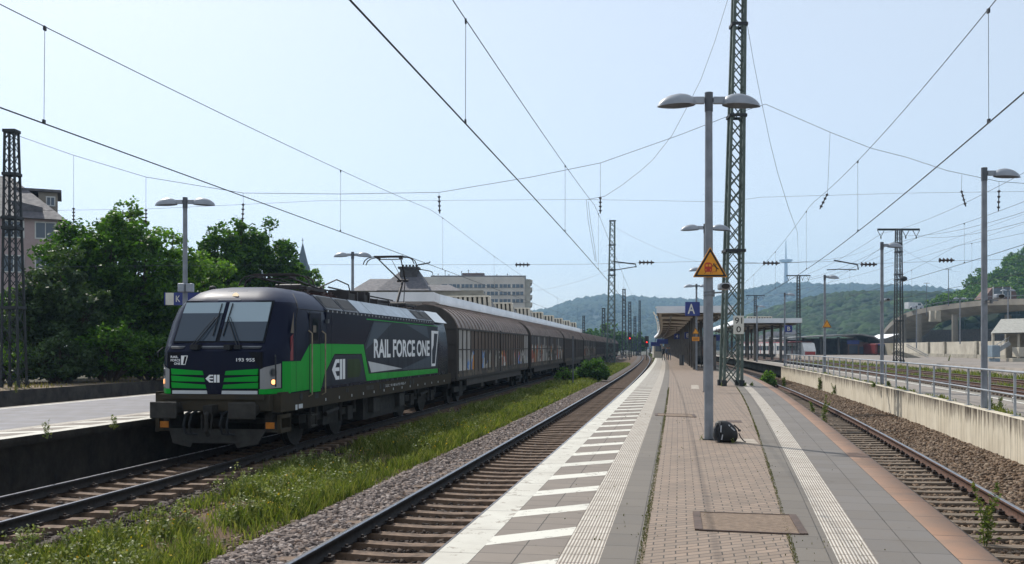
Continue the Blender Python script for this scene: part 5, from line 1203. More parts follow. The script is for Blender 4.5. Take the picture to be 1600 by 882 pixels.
t = thing('van', 'white van driving on the flyover, half hidden by its parapet', 'van', (p.x,284,p.z-1.2), R(14)); b = MB(); b.add([(-2.6,0,.4),(2.5,0,.4),(2.5,0,1.3),(1.7,0,2.2),(-2.6,0,2.3),(-2.6,1.9,.4),(2.5,1.9,.4),(2.5,1.9,1.3),(1.7,1.9,2.2),(-2.6,1.9,2.3)],[(0,1,2,3,4),(9,8,7,6,5),(0,5,6,1),(1,6,7,2),(2,7,8,3),(3,8,9,4),(4,9,5,0)]); b.build('body', M['van'], t); b = MB(); b.box(.6,1.7,-.02,0,1.35,2.0); b.build('window', M['win'], t)
for x in (-1.7,1.6): b = MB(); b.cyl((x,-.03,.4),(x,.2,.4),.38,12); b.build('wheel', M['vent'], t)
t = thing('flyover_shade_sheet', 'long dark sheet added as the shade under the flyover behind its columns', 'wall', (0,0,0))
b = MB(); a_, c_ = px(1392,0,335), px(1800,0,262); b.bar((a_.x,a_.y,3.5),(c_.x,c_.y,3.5), .8, 9.5); b.build('wall_face', M['darkwall'], t)  # added dark sheet, paints the shade beneath the wide deck
# pale wall, ramp and shed under the flyover
WY = 150
wa, wb = Vector((px(1398,0,192).x,192,0)), Vector((px(1660,0,112).x,112,0)); wd = (wb-wa).normalized(); wn = Vector((-wd.y,wd.x,0)); wn = wn if wn.x > 0 else -wn
def wseg(b, u0, u1, z0, z1, o0, o1): 
    p, q = wa+(wb-wa)*u0, wa+(wb-wa)*u1
    b.add([p+wn*o0+Vector((0,0,z0)),q+wn*o0+Vector((0,0,z0)),q+wn*o1+Vector((0,0,z0)),p+wn*o1+Vector((0,0,z0)),p+wn*o0+Vector((0,0,z1)),q+wn*o0+Vector((0,0,z1)),q+wn*o1+Vector((0,0,z1)),p+wn*o1+Vector((0,0,z1))],[(3,2,1,0),(4,5,6,7),(0,1,5,4),(1,2,6,5),(2,3,7,6),(3,0,4,7)])
t = thing('yard_wall', 'pale concrete wall below the flyover with a grey band along its foot', 'wall', (0,0,0))
b = MB(); wseg(b,0,1,.3,3.3,0,.5); b.build('wall_face', M['conc_light'], t); b = MB(); wseg(b,0,1,.3,1.35,-.25,0); b.build('foot_band', M['conc'], t)
for u in (.3,.42,.62,.8): b = MB(); wseg(b,u,u+.012,.3,3.35,-.3,0); b.build('pilaster', M['conc'], t)
b = MB(); q_ = [wa+wn*.5,wb+wn*.5,wb+wn*60,wa+wn*60+Vector((0,80,0)),wa+wn*.5+Vector((6,80,0))]; b.add([(p.x,p.y,3.28) for p in q_]+[(p.x,p.y,0) for p in q_],[(0,1,2,3,4)[::-1]]+[(i,(i+1)%5,5+(i+1)%5,5+i) for i in range(5)]); struct(b.build('terrain', M['far_yard']))
X_ = lambda x: (x-800)/F*WY; Z_ = lambda y: HC-(y-HZ)/F*WY-.8
t = thing('access_ramp', 'sloping concrete ramp wall descending to the yard beside the red train', 'ramp', (0,WY-2,.8)); b = MB(); b.add([(X_(1396),0,Z_(548)),(X_(1440),0,Z_(562)),(X_(1422),0,Z_(562)),(X_(1388),0,Z_(553)),(X_(1396),1,Z_(548)),(X_(1440),1,Z_(562)),(X_(1422),1,Z_(562)),(X_(1388),1,Z_(553))],[(3,2,1,0),(4,5,6,7),(0,1,5,4),(2,3,7,6)]); b.build('ramp_wall', M['conc'], t); b = MB(); b.tube([(X_(1412),1,Z_(538)),(X_(1446),1,Z_(556))], .06, 5); b.tube([(X_(1412),1,Z_(541)),(X_(1446),1,Z_(559))], .05, 5); b.build('handrail', M['railing'], t)
SY = 110; X_ = lambda x: (x-800)/F*SY; Z_ = lambda y: HC-(y-HZ)/F*SY
t = thing('shed', 'open shed with pale grey sheet roof at the right edge', 'shed', (0,SY,0)); M['sheet'] = pm('sheet_roof', 'a9a69c', '8f8c83', 1.2, .6, stretch=(6,1,1))
b = MB(); b.add([(X_(1548),0,Z_(521)),(X_(1720),0,Z_(517)),tuple(px(1720,494,117)-Vector((0,SY,0))),tuple(px(1564,499,117)-Vector((0,SY,0)))],[(0,1,2,3)]); b.add([(X_(1548),0,Z_(521)-.12),(X_(1720),0,Z_(517)-.12),tuple(px(1720,494.8,117)-Vector((0,SY,0))),tuple(px(1564,499.8,117)-Vector((0,SY,0)))],[(3,2,1,0)]); b.build('roof', M['sheet'], t)
for xx in (1555,1595,1640,1700): b = MB(); b.box(X_(xx)-.12,X_(xx)+.12,.4,.6,.7,Z_(521)); b.build('post', M['conc_light'], t)
b = MB(); b.box(px(1572,0,116).x,px(1720,0,116).x,6,6.3,.7,px(0,512,116).z); b.build('back_wall', M['conc'], t)
b = MB(); b.bar((X_(1560),2,Z_(556)),(X_(1592),2,Z_(536)),.1,.5); [b.bar((X_(1560+k*6),2,Z_(556-k*3.8)),(X_(1560+k*6),2,Z_(545-k*3.8)),.05) for k in range(6)]; b.bar((X_(1560),2,Z_(545)),(X_(1592),2,Z_(526)),.06); b.build('stair', M['railing'], t)
M['cab_blue'] = pm('grey_blue_cabinet','7f8f9b','6c7a85',1,.5)
for lb, x0,x1,y0,y1,mm in (('grey blue equipment cabinet in front of the yard wall', 1537,1549,558,540,'cab_blue'),('pale container under the shed roof', 1578,1594,558,543,'conc_light'),('small green electrical box by the nearest railing lamp',1541,1549,566,560,'cab_blue'),('low pale block wall at the right edge of the far platform',1568,1660,571,560,'conc_light')):
    t = thing('cabinet' if 'wall' not in lb[:16] else 'block_wall', lb, 'cabinet' if 'block' not in lb else 'wall', ((X_(x0)+X_(x1))/2,SY-2,Z_(y0))); b = MB(); w_ = (X_(x1)-X_(x0))/2; h = Z_(y1)-Z_(y0); b.box(-w_,w_,0,1.5,0,h); bd = b.build('housing', M[mm], t, bevel=.03); b = MB(); b.box(-w_*.9,w_*.9,-.03,0,h*.08,h*.9); [b.box(-w_*.02,w_*.02,-.05,0,h*.08,h*.9)]; b.build('door', M[mm], bd)
# low canopy and trains on the far platform
CY = 205; X_ = lambda x: (x-800)/F*CY; Z_ = lambda y: HC-(y-HZ)/F*CY
t = thing('far_canopy', 'low long canopy with curved end over the far right platform', 'canopy', (0,CY,0)); b = MB(); 
top = [(1205,530),(1260,526),(1320,522.5),(1345,521.5),(1365,525),(1380,534)]
b.v = [(X_(x),0,Z_(y)) for x,y in top]+[(X_(x),14,Z_(y)) for x,y in top]+[(X_(x),0,Z_(y+2.2)) for x,y in top]+[(X_(x),14,Z_(y+2.2)) for x,y in top]; n = len(top)
for i in range(n-1): b.f += [(i,i+1,n+i+1,n+i),(2*n+i,3*n+i,3*n+i+1,2*n+i+1),(i,2*n+i,2*n+i+1,i+1)]; b.m += [0,0,0]
b.build('roof', M['roofgrey'], t)
b = MB(); b.box(px(1258,0,215).x,px(1398,0,215).x,10,10.4,.7,px(0,529,215).z); b.build('back_wall', M['roof_box'], t)
b = MB(); b.add([(X_(1378),-2,Z_(529)),(X_(1400),-2,Z_(522)),(X_(1400),10,Z_(522)),(X_(1378),10,Z_(531))],[(0,1,2,3),(3,2,1,0)]); b.build('white_wing', M['fascia'], t)
for xx in (1210,1235,1262,1290,1318,1345,1366): b = MB(); b.box(X_(xx)-.25,X_(xx)+.25,3,3.5,.7,Z_(527)); b.build('column', M['col'], t)
b = MB(); b.box(X_(1330),X_(1362),2,10,.7,Z_(535)); k_ = b.build('kiosk', M['brown_box'], t); b = MB(); b.box(X_(1332),X_(1345),1.9,2,1.0,Z_(540)); b.box(X_(1348),X_(1358),1.9,2,1.0,Z_(542)); b.build('window', M['win'], k_); b = MB(); b.box(X_(1328),X_(1347),1.6,1.9,Z_(538),Z_(532)); b.build('blue_board', M['signblue'], k_)
M['train_white'] = pm('train_white', 'cfcdca', 'bdbbb8', .6, .35); M['train_red2'] = pm('train_red_dark', '6e2422', '5c1f1e', .6, .4); M['train_red'] = pm('train_red', 'a03330', '8a2a28', .6, .35)
TY = 235; X_ = lambda x: (x-800)/F*TY; Z_ = lambda y: HC-(y-HZ)/F*TY
t = thing('regional_train', 'white regional train with red roof edges and dark windows at the far platform', 'train', (61.9,203,0))
for y0, y1 in ((3,21.5),(22,41),(41.5,62)):
    b = MB(); b.box(0,2.8,y0,y1,.75,3.45); cb = b.build('car_body', M['train_white'], t, bevel=.12)
    b = MB(); b.box(-.03,2.83,y0+.3,y1-.3,3.35,3.62); b.build('roof_edge', M['train_red'], cb, bevel=.15)
    b = MB(); b.box(.6,2.2,y0+2,y1-2,3.75,4.1); b.build('roof_unit', M['roof_box'], cb)
    yy = y0+1.2
    while yy < y1-2: b = MB(); b.box(-.05,0,yy,yy+1.6,1.7,2.75); b.build('window', M['win'], cb); yy += 2.1
    for q in (y0+5,y0+13): b = MB(); b.box(-.04,0,q,q+.5,.85,3.1); b.build('door', M['train_red'], cb)
    b = MB(); b.box(.3,2.5,y0+.5,y1-.5,.3,.75); b.build('underframe', M['under'], t)
b = MB(); b.add([(0,3,.75),(0,3,3.5),(.1,1.2,3.3),(.15,0,1.7),(.15,0,.7),(2.8,3,.75),(2.8,3,3.5),(2.7,1.2,3.3),(2.65,0,1.7),(2.65,0,.7)],[(0,4,3,2,1),(5,6,7,8,9),(0,5,9,4),(4,9,8,3),(3,8,7,2),(2,7,6,1)]); fr = b.build('cab', M['train_white'], t, bevel=.1)
b = MB(); b.add([(.3,.72,2.3),(2.5,.72,2.3),(2.5,1.18,3.2),(.3,1.18,3.2)],[(0,1,2,3)]); b.build('windscreen', M['glass_dk'], fr); b = MB(); b.box(.3,2.5,-.05,0,.8,1.5); b.build('red_nose', M['train_red'], fr)
TY = 200; X_ = lambda x: (x-800)/F*TY; Z_ = lambda y: HC-(y-HZ)/F*TY
t = thing('red_train', 'front of a red train with dark windscreen at the end of the far canopy', 'train', (0,TY,0)); b = MB(); b.box(X_(1368),X_(1394),0,18,.9,Z_(537)); cb = b.build('body', M['train_red2'], t, bevel=.3); b = MB(); b.box(X_(1371),X_(1390),-.08,0,Z_(552),Z_(539.5)); b.build('windscreen', M['glass_dk'], cb); b = MB(); b.box(X_(1372),X_(1389),-.1,-.02,Z_(540),Z_(538)); b.build('destination_panel', M['signblue'], cb)
p = px(1270,545,230); t = thing('red_carriage', 'pink red carriage glimpsed between the canopy columns', 'train', (p.x,240,.9)); b = MB(); b.box(-2.5,2.6,0,2.8,0,3.0); bd = b.build('body', M['train_red'], t, bevel=.2); b = MB(); b.box(-2.0,2.2,-.05,0,1.4,2.2); b.build('window', M['win'], bd)
# fence and low wall bits on the left
M['wood'] = pm('weathered_wood', '4a4138', '342d27', 3, .9, bump=.4, bscale=20)
t = thing('wooden_fence', 'two rail weathered wooden fence in front of the bushes on the left', 'fence', (0,0,0))
for z in (1.12,1.5): b = MB(); [b.bar(at(loco,Y,-20.4,z), at(loco,Y+3,-20.4,z), .05, .12) for Y in range(24,72,3)]; b.build('fence_rail', M['wood'], t)
for Y in range(24,75,3): b = MB(); p = at(loco,Y,-20.35); b.box(p.x-.06,p.x+.06,p.y-.06,p.y+.06,.7,1.62); b.build('fence_post', M['wood'], t)
# people under the middle canopy
def person(label, p, cols, bend=0., bag=False):
    t = thing('person', label, 'person', p, rnd.uniform(-.6,.6), 'people on the far middle platform')
    V = [(0,0,.95),(0,0,1.2),(0,0,1.42),(0,-.01,1.53),(0,-.02,1.66),(0,-.02,1.74),(.17,0,1.40),(.24,.02,1.15),(.22,-.08,.92),(-.17,0,1.40),(-.25,.02,1.15),(-.23,-.06,.92),(.1,0,.88),(.11,-.02,.5),(.11,.02,.08),(.11,-.12,.04),(-.1,0,.88),(-.12,.04,.5),(-.13,.08,.08),(-.13,-.06,.04)]
    E_ = [(0,1),(1,2),(2,3),(3,4),(4,5),(2,6),(6,7),(7,8),(2,9),(9,10),(10,11),(0,12),(12,13),(13,14),(14,15),(0,16),(16,17),(17,18),(18,19)]
    rad = [.14,.14,.13,.055,.1,.07,.06,.048,.038,.06,.048,.038,.09,.065,.045,.035,.09,.065,.045,.035]
    me = bpy.data.meshes.new('person'); me.from_pydata(V, E_, []); o = bpy.data.objects.new('body', me); SC.collection.objects.link(o)
    md = o.modifiers.new('skin', 'SKIN')
    for v, r in zip(me.skin_vertices[0].data, rad): v.radius = (r, r*.8); v.use_root = False
    me.skin_vertices[0].data[0].use_root = True
    o.modifiers.new('sub', 'SUBSURF').render_levels = 1
    dg = bpy.context.evaluated_depsgraph_get(); bpy.context.view_layer.update(); m2 = bpy.data.meshes.new_from_object(o.evaluated_get(bpy.context.evaluated_depsgraph_get())); bpy.data.objects.remove(o)
    for c in cols: m2.materials.append(c)
    for pl in m2.polygons: z = pl.center.z; x = abs(pl.center.x); pl.material_index = 2 if z > 1.5 or (z < .96 and x > .19) else (0 if z > .93 else 1); pl.use_smooth = True
    o = bpy.data.objects.new('body', m2); SC.collection.objects.link(o); o.parent = t
    b = MB(); b.sphere((0,.0,1.72), .105, 0, 12, 8, (1,1.05,.95)); b.build('hair', M['signblack'], t, smooth=True)
    return t
M['skin'] = pm('skin', 'b08468', 'a0765c', 3, .6); M['cl_dark'] = pm('dark_cloth', '22252c', '1a1c22', 5, .85); M['cl_blue'] = pm('blue_cloth', '2e3f5e', '26354f', 5, .85); M['cl_grey'] = pm('grey_cloth', '5d5b58', '4b4947', 5, .85)
for xx, Y, lb, cc in ((1036.5,118,'person in dark clothes standing under the canopy, nearest to the track',('cl_dark','cl_dark')),(1042.5,124,'person in a blue top behind the one in dark clothes',('cl_blue','cl_dark')),(1046,120,'person in a grey top beside the canopy columns',('cl_grey','cl_blue')),(1016,165,'person far along the platform by the pale kiosk',('cl_grey','cl_dark'))):
    person(lb, (px(xx,0,Y).x,Y,PZ), (M[cc[0]],M[cc[1]],M['skin']))
p = px(1028.5,0,150); t = thing('kiosk', 'pale grey kiosk standing far along the middle platform', 'kiosk', (p.x,150,PZ)); b = MB(); b.box(-.7,.7,0,1.6,0,2.5); bd = b.build('body', M['conc_light'], t, bevel=.04); b = MB(); b.box(-.45,.45,-.05,0,1.0,2.0); b.build('window', M['win'], bd)
for xx, Y, lb in ((1065,88,'bench leg bin beside the canopy columns'),): 
    p = px(xx,0,Y); t = thing('litter_bin', 'small grey litter bin on the platform near the first columns', 'bin', (p.x,Y,PZ)); b = MB(); b.tube([(0,0,.0),(0,0,.9)], .22, 12); b.tube([(0,0,.9),(0,0,.96)], .25, 12); b.build('drum', M['steel'], t)
# pole by the track and stub post
p = px(864,598,65); t = thing('marker_post', 'thin grey post in the grass beside the second wagon', 'post', (at(near,64,-3.2).x,64,-.3)); b = MB(); b.tube([(0,0,0),(0,0,3.4)], .05, 8); b.tube([(0,0,3.4),(0,0,3.46)], .065, 8); b.build('shaft', M['pole_dark'], t)
# TV tower
p = px(1228,447,2700); t = thing('tv_tower', 'distant pale television tower on the hill crest', 'tower', (p.x,2700,p.z-20)); M['tvt'] = pm('tower_concrete', '9aa2aa', '8a929a', .05, .7)
b = MB(); zt = px(0,408,2700).z-p.z+20; b.tube([(0,0,0),(0,0,zt)], [7,4.5], 10); b.build('shaft', M['tvt'], t); b = MB(); b.tube([(0,0,zt-5),(0,0,zt-2),(0,0,zt+3),(0,0,zt+5)], [6,17,19,8], 14); b.build('pod', M['tvt'], t); b = MB(); b.tube([(0,0,zt),(0,0,px(0,376,2700).z-p.z+20)], [2.6,.9], 8); b.build('aerial', M['tvt'], t)
# ================================================================ FOLIAGE
M['leaf_a'] = leafmat('leaf_broad', ['2a4214','365619','456a20','618430','2f4b18'], .5)
M['leaf_b'] = leafmat('leaf_light', ['3e5c22','50722a','658a30','7c9a3c','4a682c'], .5)
M['leaf_c'] = leafmat('leaf_grey_green', ['34452a','405331','50643e','2b3b22'], .4)
M['leaf_slope'] = leafmat('leaf_slope', ['2c4a18','3c5e1f','527528','6b8832','345320'], .4)
M['grass'] = leafmat('grass_blade', ['434f22','55642c','6a7638','808448','948e58'], .45, .6)
M['weed'] = leafmat('weed_leaf', ['4a5c2b','5d6f34','767e47','8e8c5c'], .4, .6)
M['moss'] = leafmat('moss', ['4a4a2a','5a5c30','6d6a3c'], .2)
M['flower'] = leafmat('yellow_flower', ['d8a512','e0b828','c9930e'], .3)
M['flower_p'] = leafmat('pale_flower', ['8c9062','9fa276','7b8255'], .3)
M['bark'] = pm('bark', '4a3d30', '32291f', 6, .95, bump=.8, bscale=12, dist=.03, stretch=(1,1,.3))
def leaf_quads(Pn, size, up=.4, asp=.55):
    n = len(Pn); d = rng.normal(size=(n,3)); d[:,2] = d[:,2]*.6-.1; d /= np.linalg.norm(d,axis=1)[:,None]
    nr = rng.normal(size=(n,3)); nr[:,2] += up*2; s = np.cross(d, nr); s /= np.linalg.norm(s,axis=1)[:,None]+1e-9
    sz = (size*(.6+.8*rng.random(n)))[:,None]
    V = np.stack([Pn-d*sz*.5, Pn+s*sz*asp*.5, Pn+d*sz*.5, Pn-s*sz*asp*.5], 1).reshape(-1,3)
    return V, np.arange(4*n).reshape(-1,4)
def crown_points(c, rad, n, clumps=46, fill=.35, cl=.26, flatb=-.6):
    c = np.array(c); rad = np.array(rad); u = rng.normal(size=(clumps,3)); u /= np.linalg.norm(u,axis=1)[:,None]
    u[:,2] = np.maximum(u[:,2], flatb); r = (fill+(1-fill)*rng.random(clumps)**.5)*(.82+.3*rng.random(clumps))
    K = c+u*r[:,None]*rad; w_ = .5+rng.random(clumps); idx = rng.choice(clumps, n, p=w_/w_.sum())
    g = rng.normal(size=(n,3)); g /= np.linalg.norm(g,axis=1)[:,None]; g *= (rng.random(n)**.45)[:,None]
    return K[idx]+g*rad.mean()*cl*(.7+.6*rng.random(clumps))[idx][:,None]*np.array([1,1,.8]), K
def tree(name, label, base, crowns, n, size, mat, cat='tree', group=None, trunk_r=.22, clumps=46, cl=.26, up=.4, fill=.35, trunk=True):
    base = Vector(base); t = thing(name, label, cat, base, 0, group); pts = []; KK = []
    tot = sum(r[0]*r[1]+r[0]*r[2] for _, r in crowns)
    for c, r in crowns:
        p, K = crown_points(c, r, int(n*(r[0]*r[1]+r[0]*r[2])/tot), clumps, fill, cl); pts.append(p); KK.append((Vector(c), K))
    V, Q = leaf_quads(np.concatenate(pts), size, up); npmesh('crown', V, Q, mat, t)
    b = MB(); 
    if trunk:
        for i, (c, K) in enumerate(KK):
            b.tube([(c.x*.15*i,0,-.3),(c.x*.4,c.y*.4,c.z*.4),(c.x*.9,c.y*.9,c.z*.85),(c.x,c.y,c.z+crowns[i][1][2]*.5)], [trunk_r,trunk_r*.8,trunk_r*.5,trunk_r*.15], 8)
            for k in K[::4]: m_ = c*.75; b.tube([m_, (m_+Vector(k))/2+Vector((0,0,.2)), Vector(k)], [trunk_r*.35,trunk_r*.2,trunk_r*.06], 5)
        b.build('trunk', M['bark'], t)
    else:
        for c, K in KK:
            for k in K[::3]: b.tube([(c.x*.3,c.y*.3,0),(c+Vector(k))/2*.9, Vector(k)], [trunk_r*.3,trunk_r*.2,trunk_r*.06], 5)
        b.build('stems', M['bark'], t)
    return t
def ptree(name, label, xc, yt, yb, hw, Y, mat, n, size, gz=.75, parts=None, group='trees left of the railway', **kw):
    p = px(xc,0,Y); s = Y/F; zt = px(0,yt,Y).z-gz; zb = px(0,yb,Y).z-gz; h = zt-zb; r = hw*s
    cs = parts(r,h,zb) if parts else [((0,0,zb+h*.53),(r*.92,r*.85,h*.50)),((-r*.5,-.3,zb+h*.40),(r*.62,r*.6,h*.40)),((r*.5,.2,zb+h*.42),(r*.62,r*.6,h*.40))]
    return tree(name, label, (p.x,Y,gz), cs, n, size, mat, group=group, **kw)
ptree('broadleaf_tree','broad dense dark green tree, the widest one, left of the lamp',172,338,540,108,52,M['leaf_a'],36000,.25,clumps=64,parts=lambda r,h,zb: [((0,0,zb+h*.54),(r*.72,r*.7,h*.47)),((-r*.52,0,zb+h*.5),(r*.5,r*.6,h*.44)),((r*.52,0,zb+h*.49),(r*.5,r*.6,h*.44)),((0,0,zb+h*.25),(r,r*.7,h*.26))])
ptree('broadleaf_tree','greyish green tree in front of the broad dark tree beside the mast',95,392,570,66,47,M['leaf_c'],12000,.24)
ptree('broadleaf_tree','loose bright topped sapling rising above the broad dark tree',192,303,420,36,55,M['leaf_b'],2600,.26,fill=.5,cl=.2)
ptree('broadleaf_tree','tree at the house corner behind the left mast',20,455,575,60,58,M['leaf_a'],7000,.28)
ptree('broadleaf_tree','light green tree behind the left platform lamp',268,350,520,44,56,M['leaf_b'],9000,.26)
ptree('broadleaf_tree','light green low tree right of the left platform lamp',318,396,540,50,60,M['leaf_b'],9000,.27)
ptree('poplar_tree','narrow upright tree with a rounded top, left of the pair',340,346,500,36,66,M['leaf_a'],10000,.28,fill=.5)
ptree('poplar_tree','narrow middle tree between the two rounded trees',376,352,500,28,68,M['leaf_a'],8000,.28,fill=.5)
ptree('poplar_tree','large rounded dark tree with gaps showing the sky, beside the church spire',420,345,505,46,70,M['leaf_a'],15000,.28,clumps=60,fill=.5)
ptree('broadleaf_tree','small dark tree behind the cab roof before the spire',452,392,505,30,76,M['leaf_a'],4500,.3)
ptree('broadleaf_tree','small pale feathery tree peeping over the pantograph frame',484,418,500,22,78,M['leaf_b'],2200,.3,fill=.5)
for xc, yt, hw, Y, mt, lb in ((15,538,48,45,'leaf_b','sunlit bush under the left mast'),(95,528,56,44.5,'leaf_c','grey green bush in the middle of the fence'),(170,500,50,46,'leaf_a','tall dark bush behind the fence below the broad tree'),(232,520,48,48,'leaf_a','dark bush behind the fence next to the locomotive'),(282,500,40,52,'leaf_a','dark bush hidden behind the locomotive nose'),(255,452,46,58,'leaf_a','tall bush filling the gap behind the station sign'),(205,440,50,60,'leaf_a','dark bush behind the broad dark tree'),(300,450,46,62,'leaf_a','bush behind the left platform lamp pole'),(-60,520,60,45,'leaf_b','bush left of the mast at the picture edge')):
    ptree('bush', lb, xc, yt, 600, hw, Y, M[mt], 5500, .2, group='bushes behind the fence', cat='bush', trunk=False, clumps=60)
# trees by the far track and on the right
for xc, yt, yb, hw, Y, lb in ((952,505,552,26,300,'green tree behind the tall mast over the wagons'),(996,520,555,14,320,'round tree right of the far signal'),(925,515,548,16,310,'small tree left of the tall mast'),(972,523,552,14,330,'low tree between the far masts')):
    ptree('broadleaf_tree', lb, xc, yt, yb, hw, Y, M['leaf_a'], 2600, .85, gz=0, group='far trees at the end of the track')
ptree('ivy_bush','large bush at the far end of the retaining wall beside the green mast',1200,580,612,13,63,M['leaf_b'],2600,.14,gz=-.1,group='plants by the rusty track',cat='bush',trunk=False)
ptree('bush','round dark green bush in the grass beside the third wagon',926,561,600,26,74,M['leaf_a'],6000,.15,gz=-.35,group='plants in the grass strip',cat='bush',trunk=False,clumps=60)
ptree('bush','low bush in the grass left of the round dark one',884,575,602,18,72,M['leaf_b'],2200,.13,gz=-.35,group='plants in the grass strip',cat='bush',trunk=False)
# --- weeds: stems with leaves
def weed_mesh(h, nl, ls, spread=.12, flower=0):
    V = []; Q = []; b = MB()
    P_ = []; F_ = []
    for k in range(rnd.choice((2,3,3,4))):
        a = rnd.uniform(0,6.28); lean = rnd.uniform(.05,.3)*h; hh = h*rnd.uniform(.6,1)
        pts = [Vector((math.cos(a)*lean*u*u+math.cos(a)*.02, math.sin(a)*lean*u*u, hh*u)) for u in (0,.35,.7,1)]
        b.tube(pts, [.006,.005,.004,.002], 4)
        for i in range(nl):
            u = .1+.9*rnd.random(); p = Vector((math.cos(a)*lean*u*u, math.sin(a)*lean*u*u, hh*u)); rr = spread*(1.15-u)*rnd.random()**.5
            P_.append(p+Vector((rnd.uniform(-1,1)*rr, rnd.uniform(-1,1)*rr, rnd.uniform(-.03,.05))))
        for i in range(flower): F_.append(pts[-1]+Vector((rnd.uniform(-.05,.05),rnd.uniform(-.05,.05),rnd.uniform(-.08,.03))))
    return b, np.array([tuple(p) for p in P_]), np.array([tuple(p) for p in F_]).reshape(-1,3)
def weed(label, p, h, nl=40, ls=.06, spread=.14, group='weeds growing on the rusty track', name='weed', flower=0):
    t = thing(name, label, 'weed', p, 0, group); b, L, Fl = weed_mesh(h, nl, ls, spread, flower); b.build('stem', M['weed'], t)
    V, Q = leaf_quads(L, ls, .3, .4); npmesh('leaves', V, Q, M['weed'], t)
    if len(Fl): V, Q = leaf_quads(Fl, .03, .3, .8); npmesh('flowers', V, Q, M['flower_p'], t)
    return t
for xx, yb, z, h, nl, lb in ((1540,855,-.25,.85,110,'tall feathery weed between the rusty rails in the right foreground'),(1287,664,-.25,1.15,120,'tall bushy weed in the rusty track further back'),(1270,645,-.25,.5,60,'small weed at the edge of the brown platform stones'),(1225,607,-.25,.8,140,'leafy weed at the end of the brown platform edge'),
                             (1281,611,-.12,.9,120,'weed clump against the far part of the retaining wall'),(1303,618,-.12,.7,80,'second weed clump at the foot of the wall'),(1240,590,-.12,1.0,120,'weed at the wall below the far railing')):
    Y = (HC-z)*F/(yb-HZ); weed(lb, ((xx-800)/F*Y, Y, z), h, nl, .055+.0006*Y)
for xx, yb, z, h, nl, lb in ((1546,640,.8,.28,70,'leafy clump at the foot of the nearest railing lamp'),(1563,640,.8,.32,60,'thin leafy weed right of the nearest railing lamp'),(1388,605,.8,.25,60,'clump at the foot of the second railing lamp'),(1365,606,.8,.22,50,'grassy clump on the wall left of the second railing lamp'),(1482,568,.5,1.1,80,'small dark conifer like shrub before the yard wall')):
    Y = (HC-z)*F/(yb-HZ); weed(lb, ((xx-800)/F*Y, Y, z), h, nl, .05+.0006*Y, .16, 'weeds on the upper platform')
for xx, yb, h, lb in ((75,682,.35,'weed hanging on the left platform edge near the picture border'),(178,668,.28,'weed on the left platform edge near the locomotive'),(25,612,.4,'weed on the old stone platform edge')):
    Y = (HC-LZ)*F/(yb-HZ); weed(lb, ((xx-800)/F*Y, Y, LZ-.05), h, 40, .05, .1, 'weeds on the left platforms')
for (dx, dy, lb) in ((-.45,-.45,'small grass tuft at the front left foot of the green mast'),(.5,-.5,'small grass tuft at the front right foot of the green mast'),(.85,-.2,'grass tuft beside the white strip at the green mast')):
    weed(lb, (9.45+dx, YM+dy, PZ), .16, 40, .06, .12, 'tufts at the green mast', 'grass_tuft')
for (dx, dy, lb) in ((-.14,-.05,'tiny weed left of the near lamp pole'),(.3,-.62,'tiny weed under the backpack')):
    weed(lb, (3.54+dx, 17.2+dy, PZ), .06, 16, .03, .05, 'tiny weeds at the near lamp', 'grass_tuft')
# --- grass as a mass
def patch(x, y): return .5+.28*np.sin(1.3*x+.7*y)+.24*np.sin(2.9*x-1.7*y+1)+.2*np.sin(.45*y+2+.6*x)+.15*np.sin(5.1*x+3.3*y)
def grass(name, f1, d1, f2, d2, Y0, Y1, n, h0, h1, zf, mat, thresh=.45, edge=None, wid=.0045):
    Y = Y0*(Y1/Y0)**rng.random(n); t = rng.random(n)
    s1 = (f1(Y+.5)-f1(Y-.5)); l1 = np.hypot(1,s1); s2 = (f2(Y+.5)-f2(Y-.5)); l2 = np.hypot(1,s2)
    ax, ay, bx, by = f1(Y)+d1/l1, Y-d1*s1/l1, f2(Y)+d2/l2, Y-d2*s2/l2
    x = ax+(bx-ax)*t; y = ay+(by-ay)*t; pt = patch(x,y)+(edge(t,Y) if edge else 0); keep = pt*.75+rng.normal(0,.26,n) > thresh*.8
    x, y, t, Y, pt = x[keep], y[keep], t[keep], Y[keep], pt[keep]; n = len(x)
    h = (h0+(h1-h0)*rng.random(n)**1.6)*np.clip(.5+pt*.7,.4,1.5); a = rng.random(n)*6.28; w_ = (wid+.00036*Y)*(.6+.8*rng.random(n)); ln = h*(.15+.5*rng.random(n)); b_ = rng.random(n)*6.28
    z = zf(t, x, y); c = np.stack([x,y,z],1); s = np.stack([np.cos(a)*w_,np.sin(a)*w_,0*a],1); tip = c+np.stack([np.cos(b_)*ln,np.sin(b_)*ln,h],1); mid = c+np.stack([np.cos(b_)*ln*.3,np.sin(b_)*ln*.3,h*.62],1)
    V = np.stack([c-s, c+s, mid+s*.75, mid-s*.75, tip],1).reshape(-1,3); k = np.arange(n)*5
    Q = np.concatenate([np.stack([k,k+1,k+2],1),np.stack([k,k+2,k+3],1),np.stack([k+3,k+2,k+4],1)])
    return tag(npmesh(name, V, Q, mat), kind='stuff')
hnv = lambda x, y: .25*(np.sin(x*1.7+y*.6)+np.sin(y*1.1-x*.8+2))+.25*np.sin(3.1*x+2.3*y)
vz = lambda t, x, y: -.36+.08*hnv(x,y)*np.sin(np.pi*t)+.1*np.sin(np.pi*t)
grass('grass', loco, 1.6, near, -2.15, 8, 150, 300000, .05, .32, vz, M['grass'], .60, lambda t,Y: np.where((t>.68)&(t<.97),.32,0)-np.where((Y<17)&(t<.6),.08,0)+np.where(Y>24,.38,0))
grass('ground_cover', loco, 1.8, near, -2.1, 8, 80, 50000, .02, .08, vz, M['weed'], .48, wid=.010)
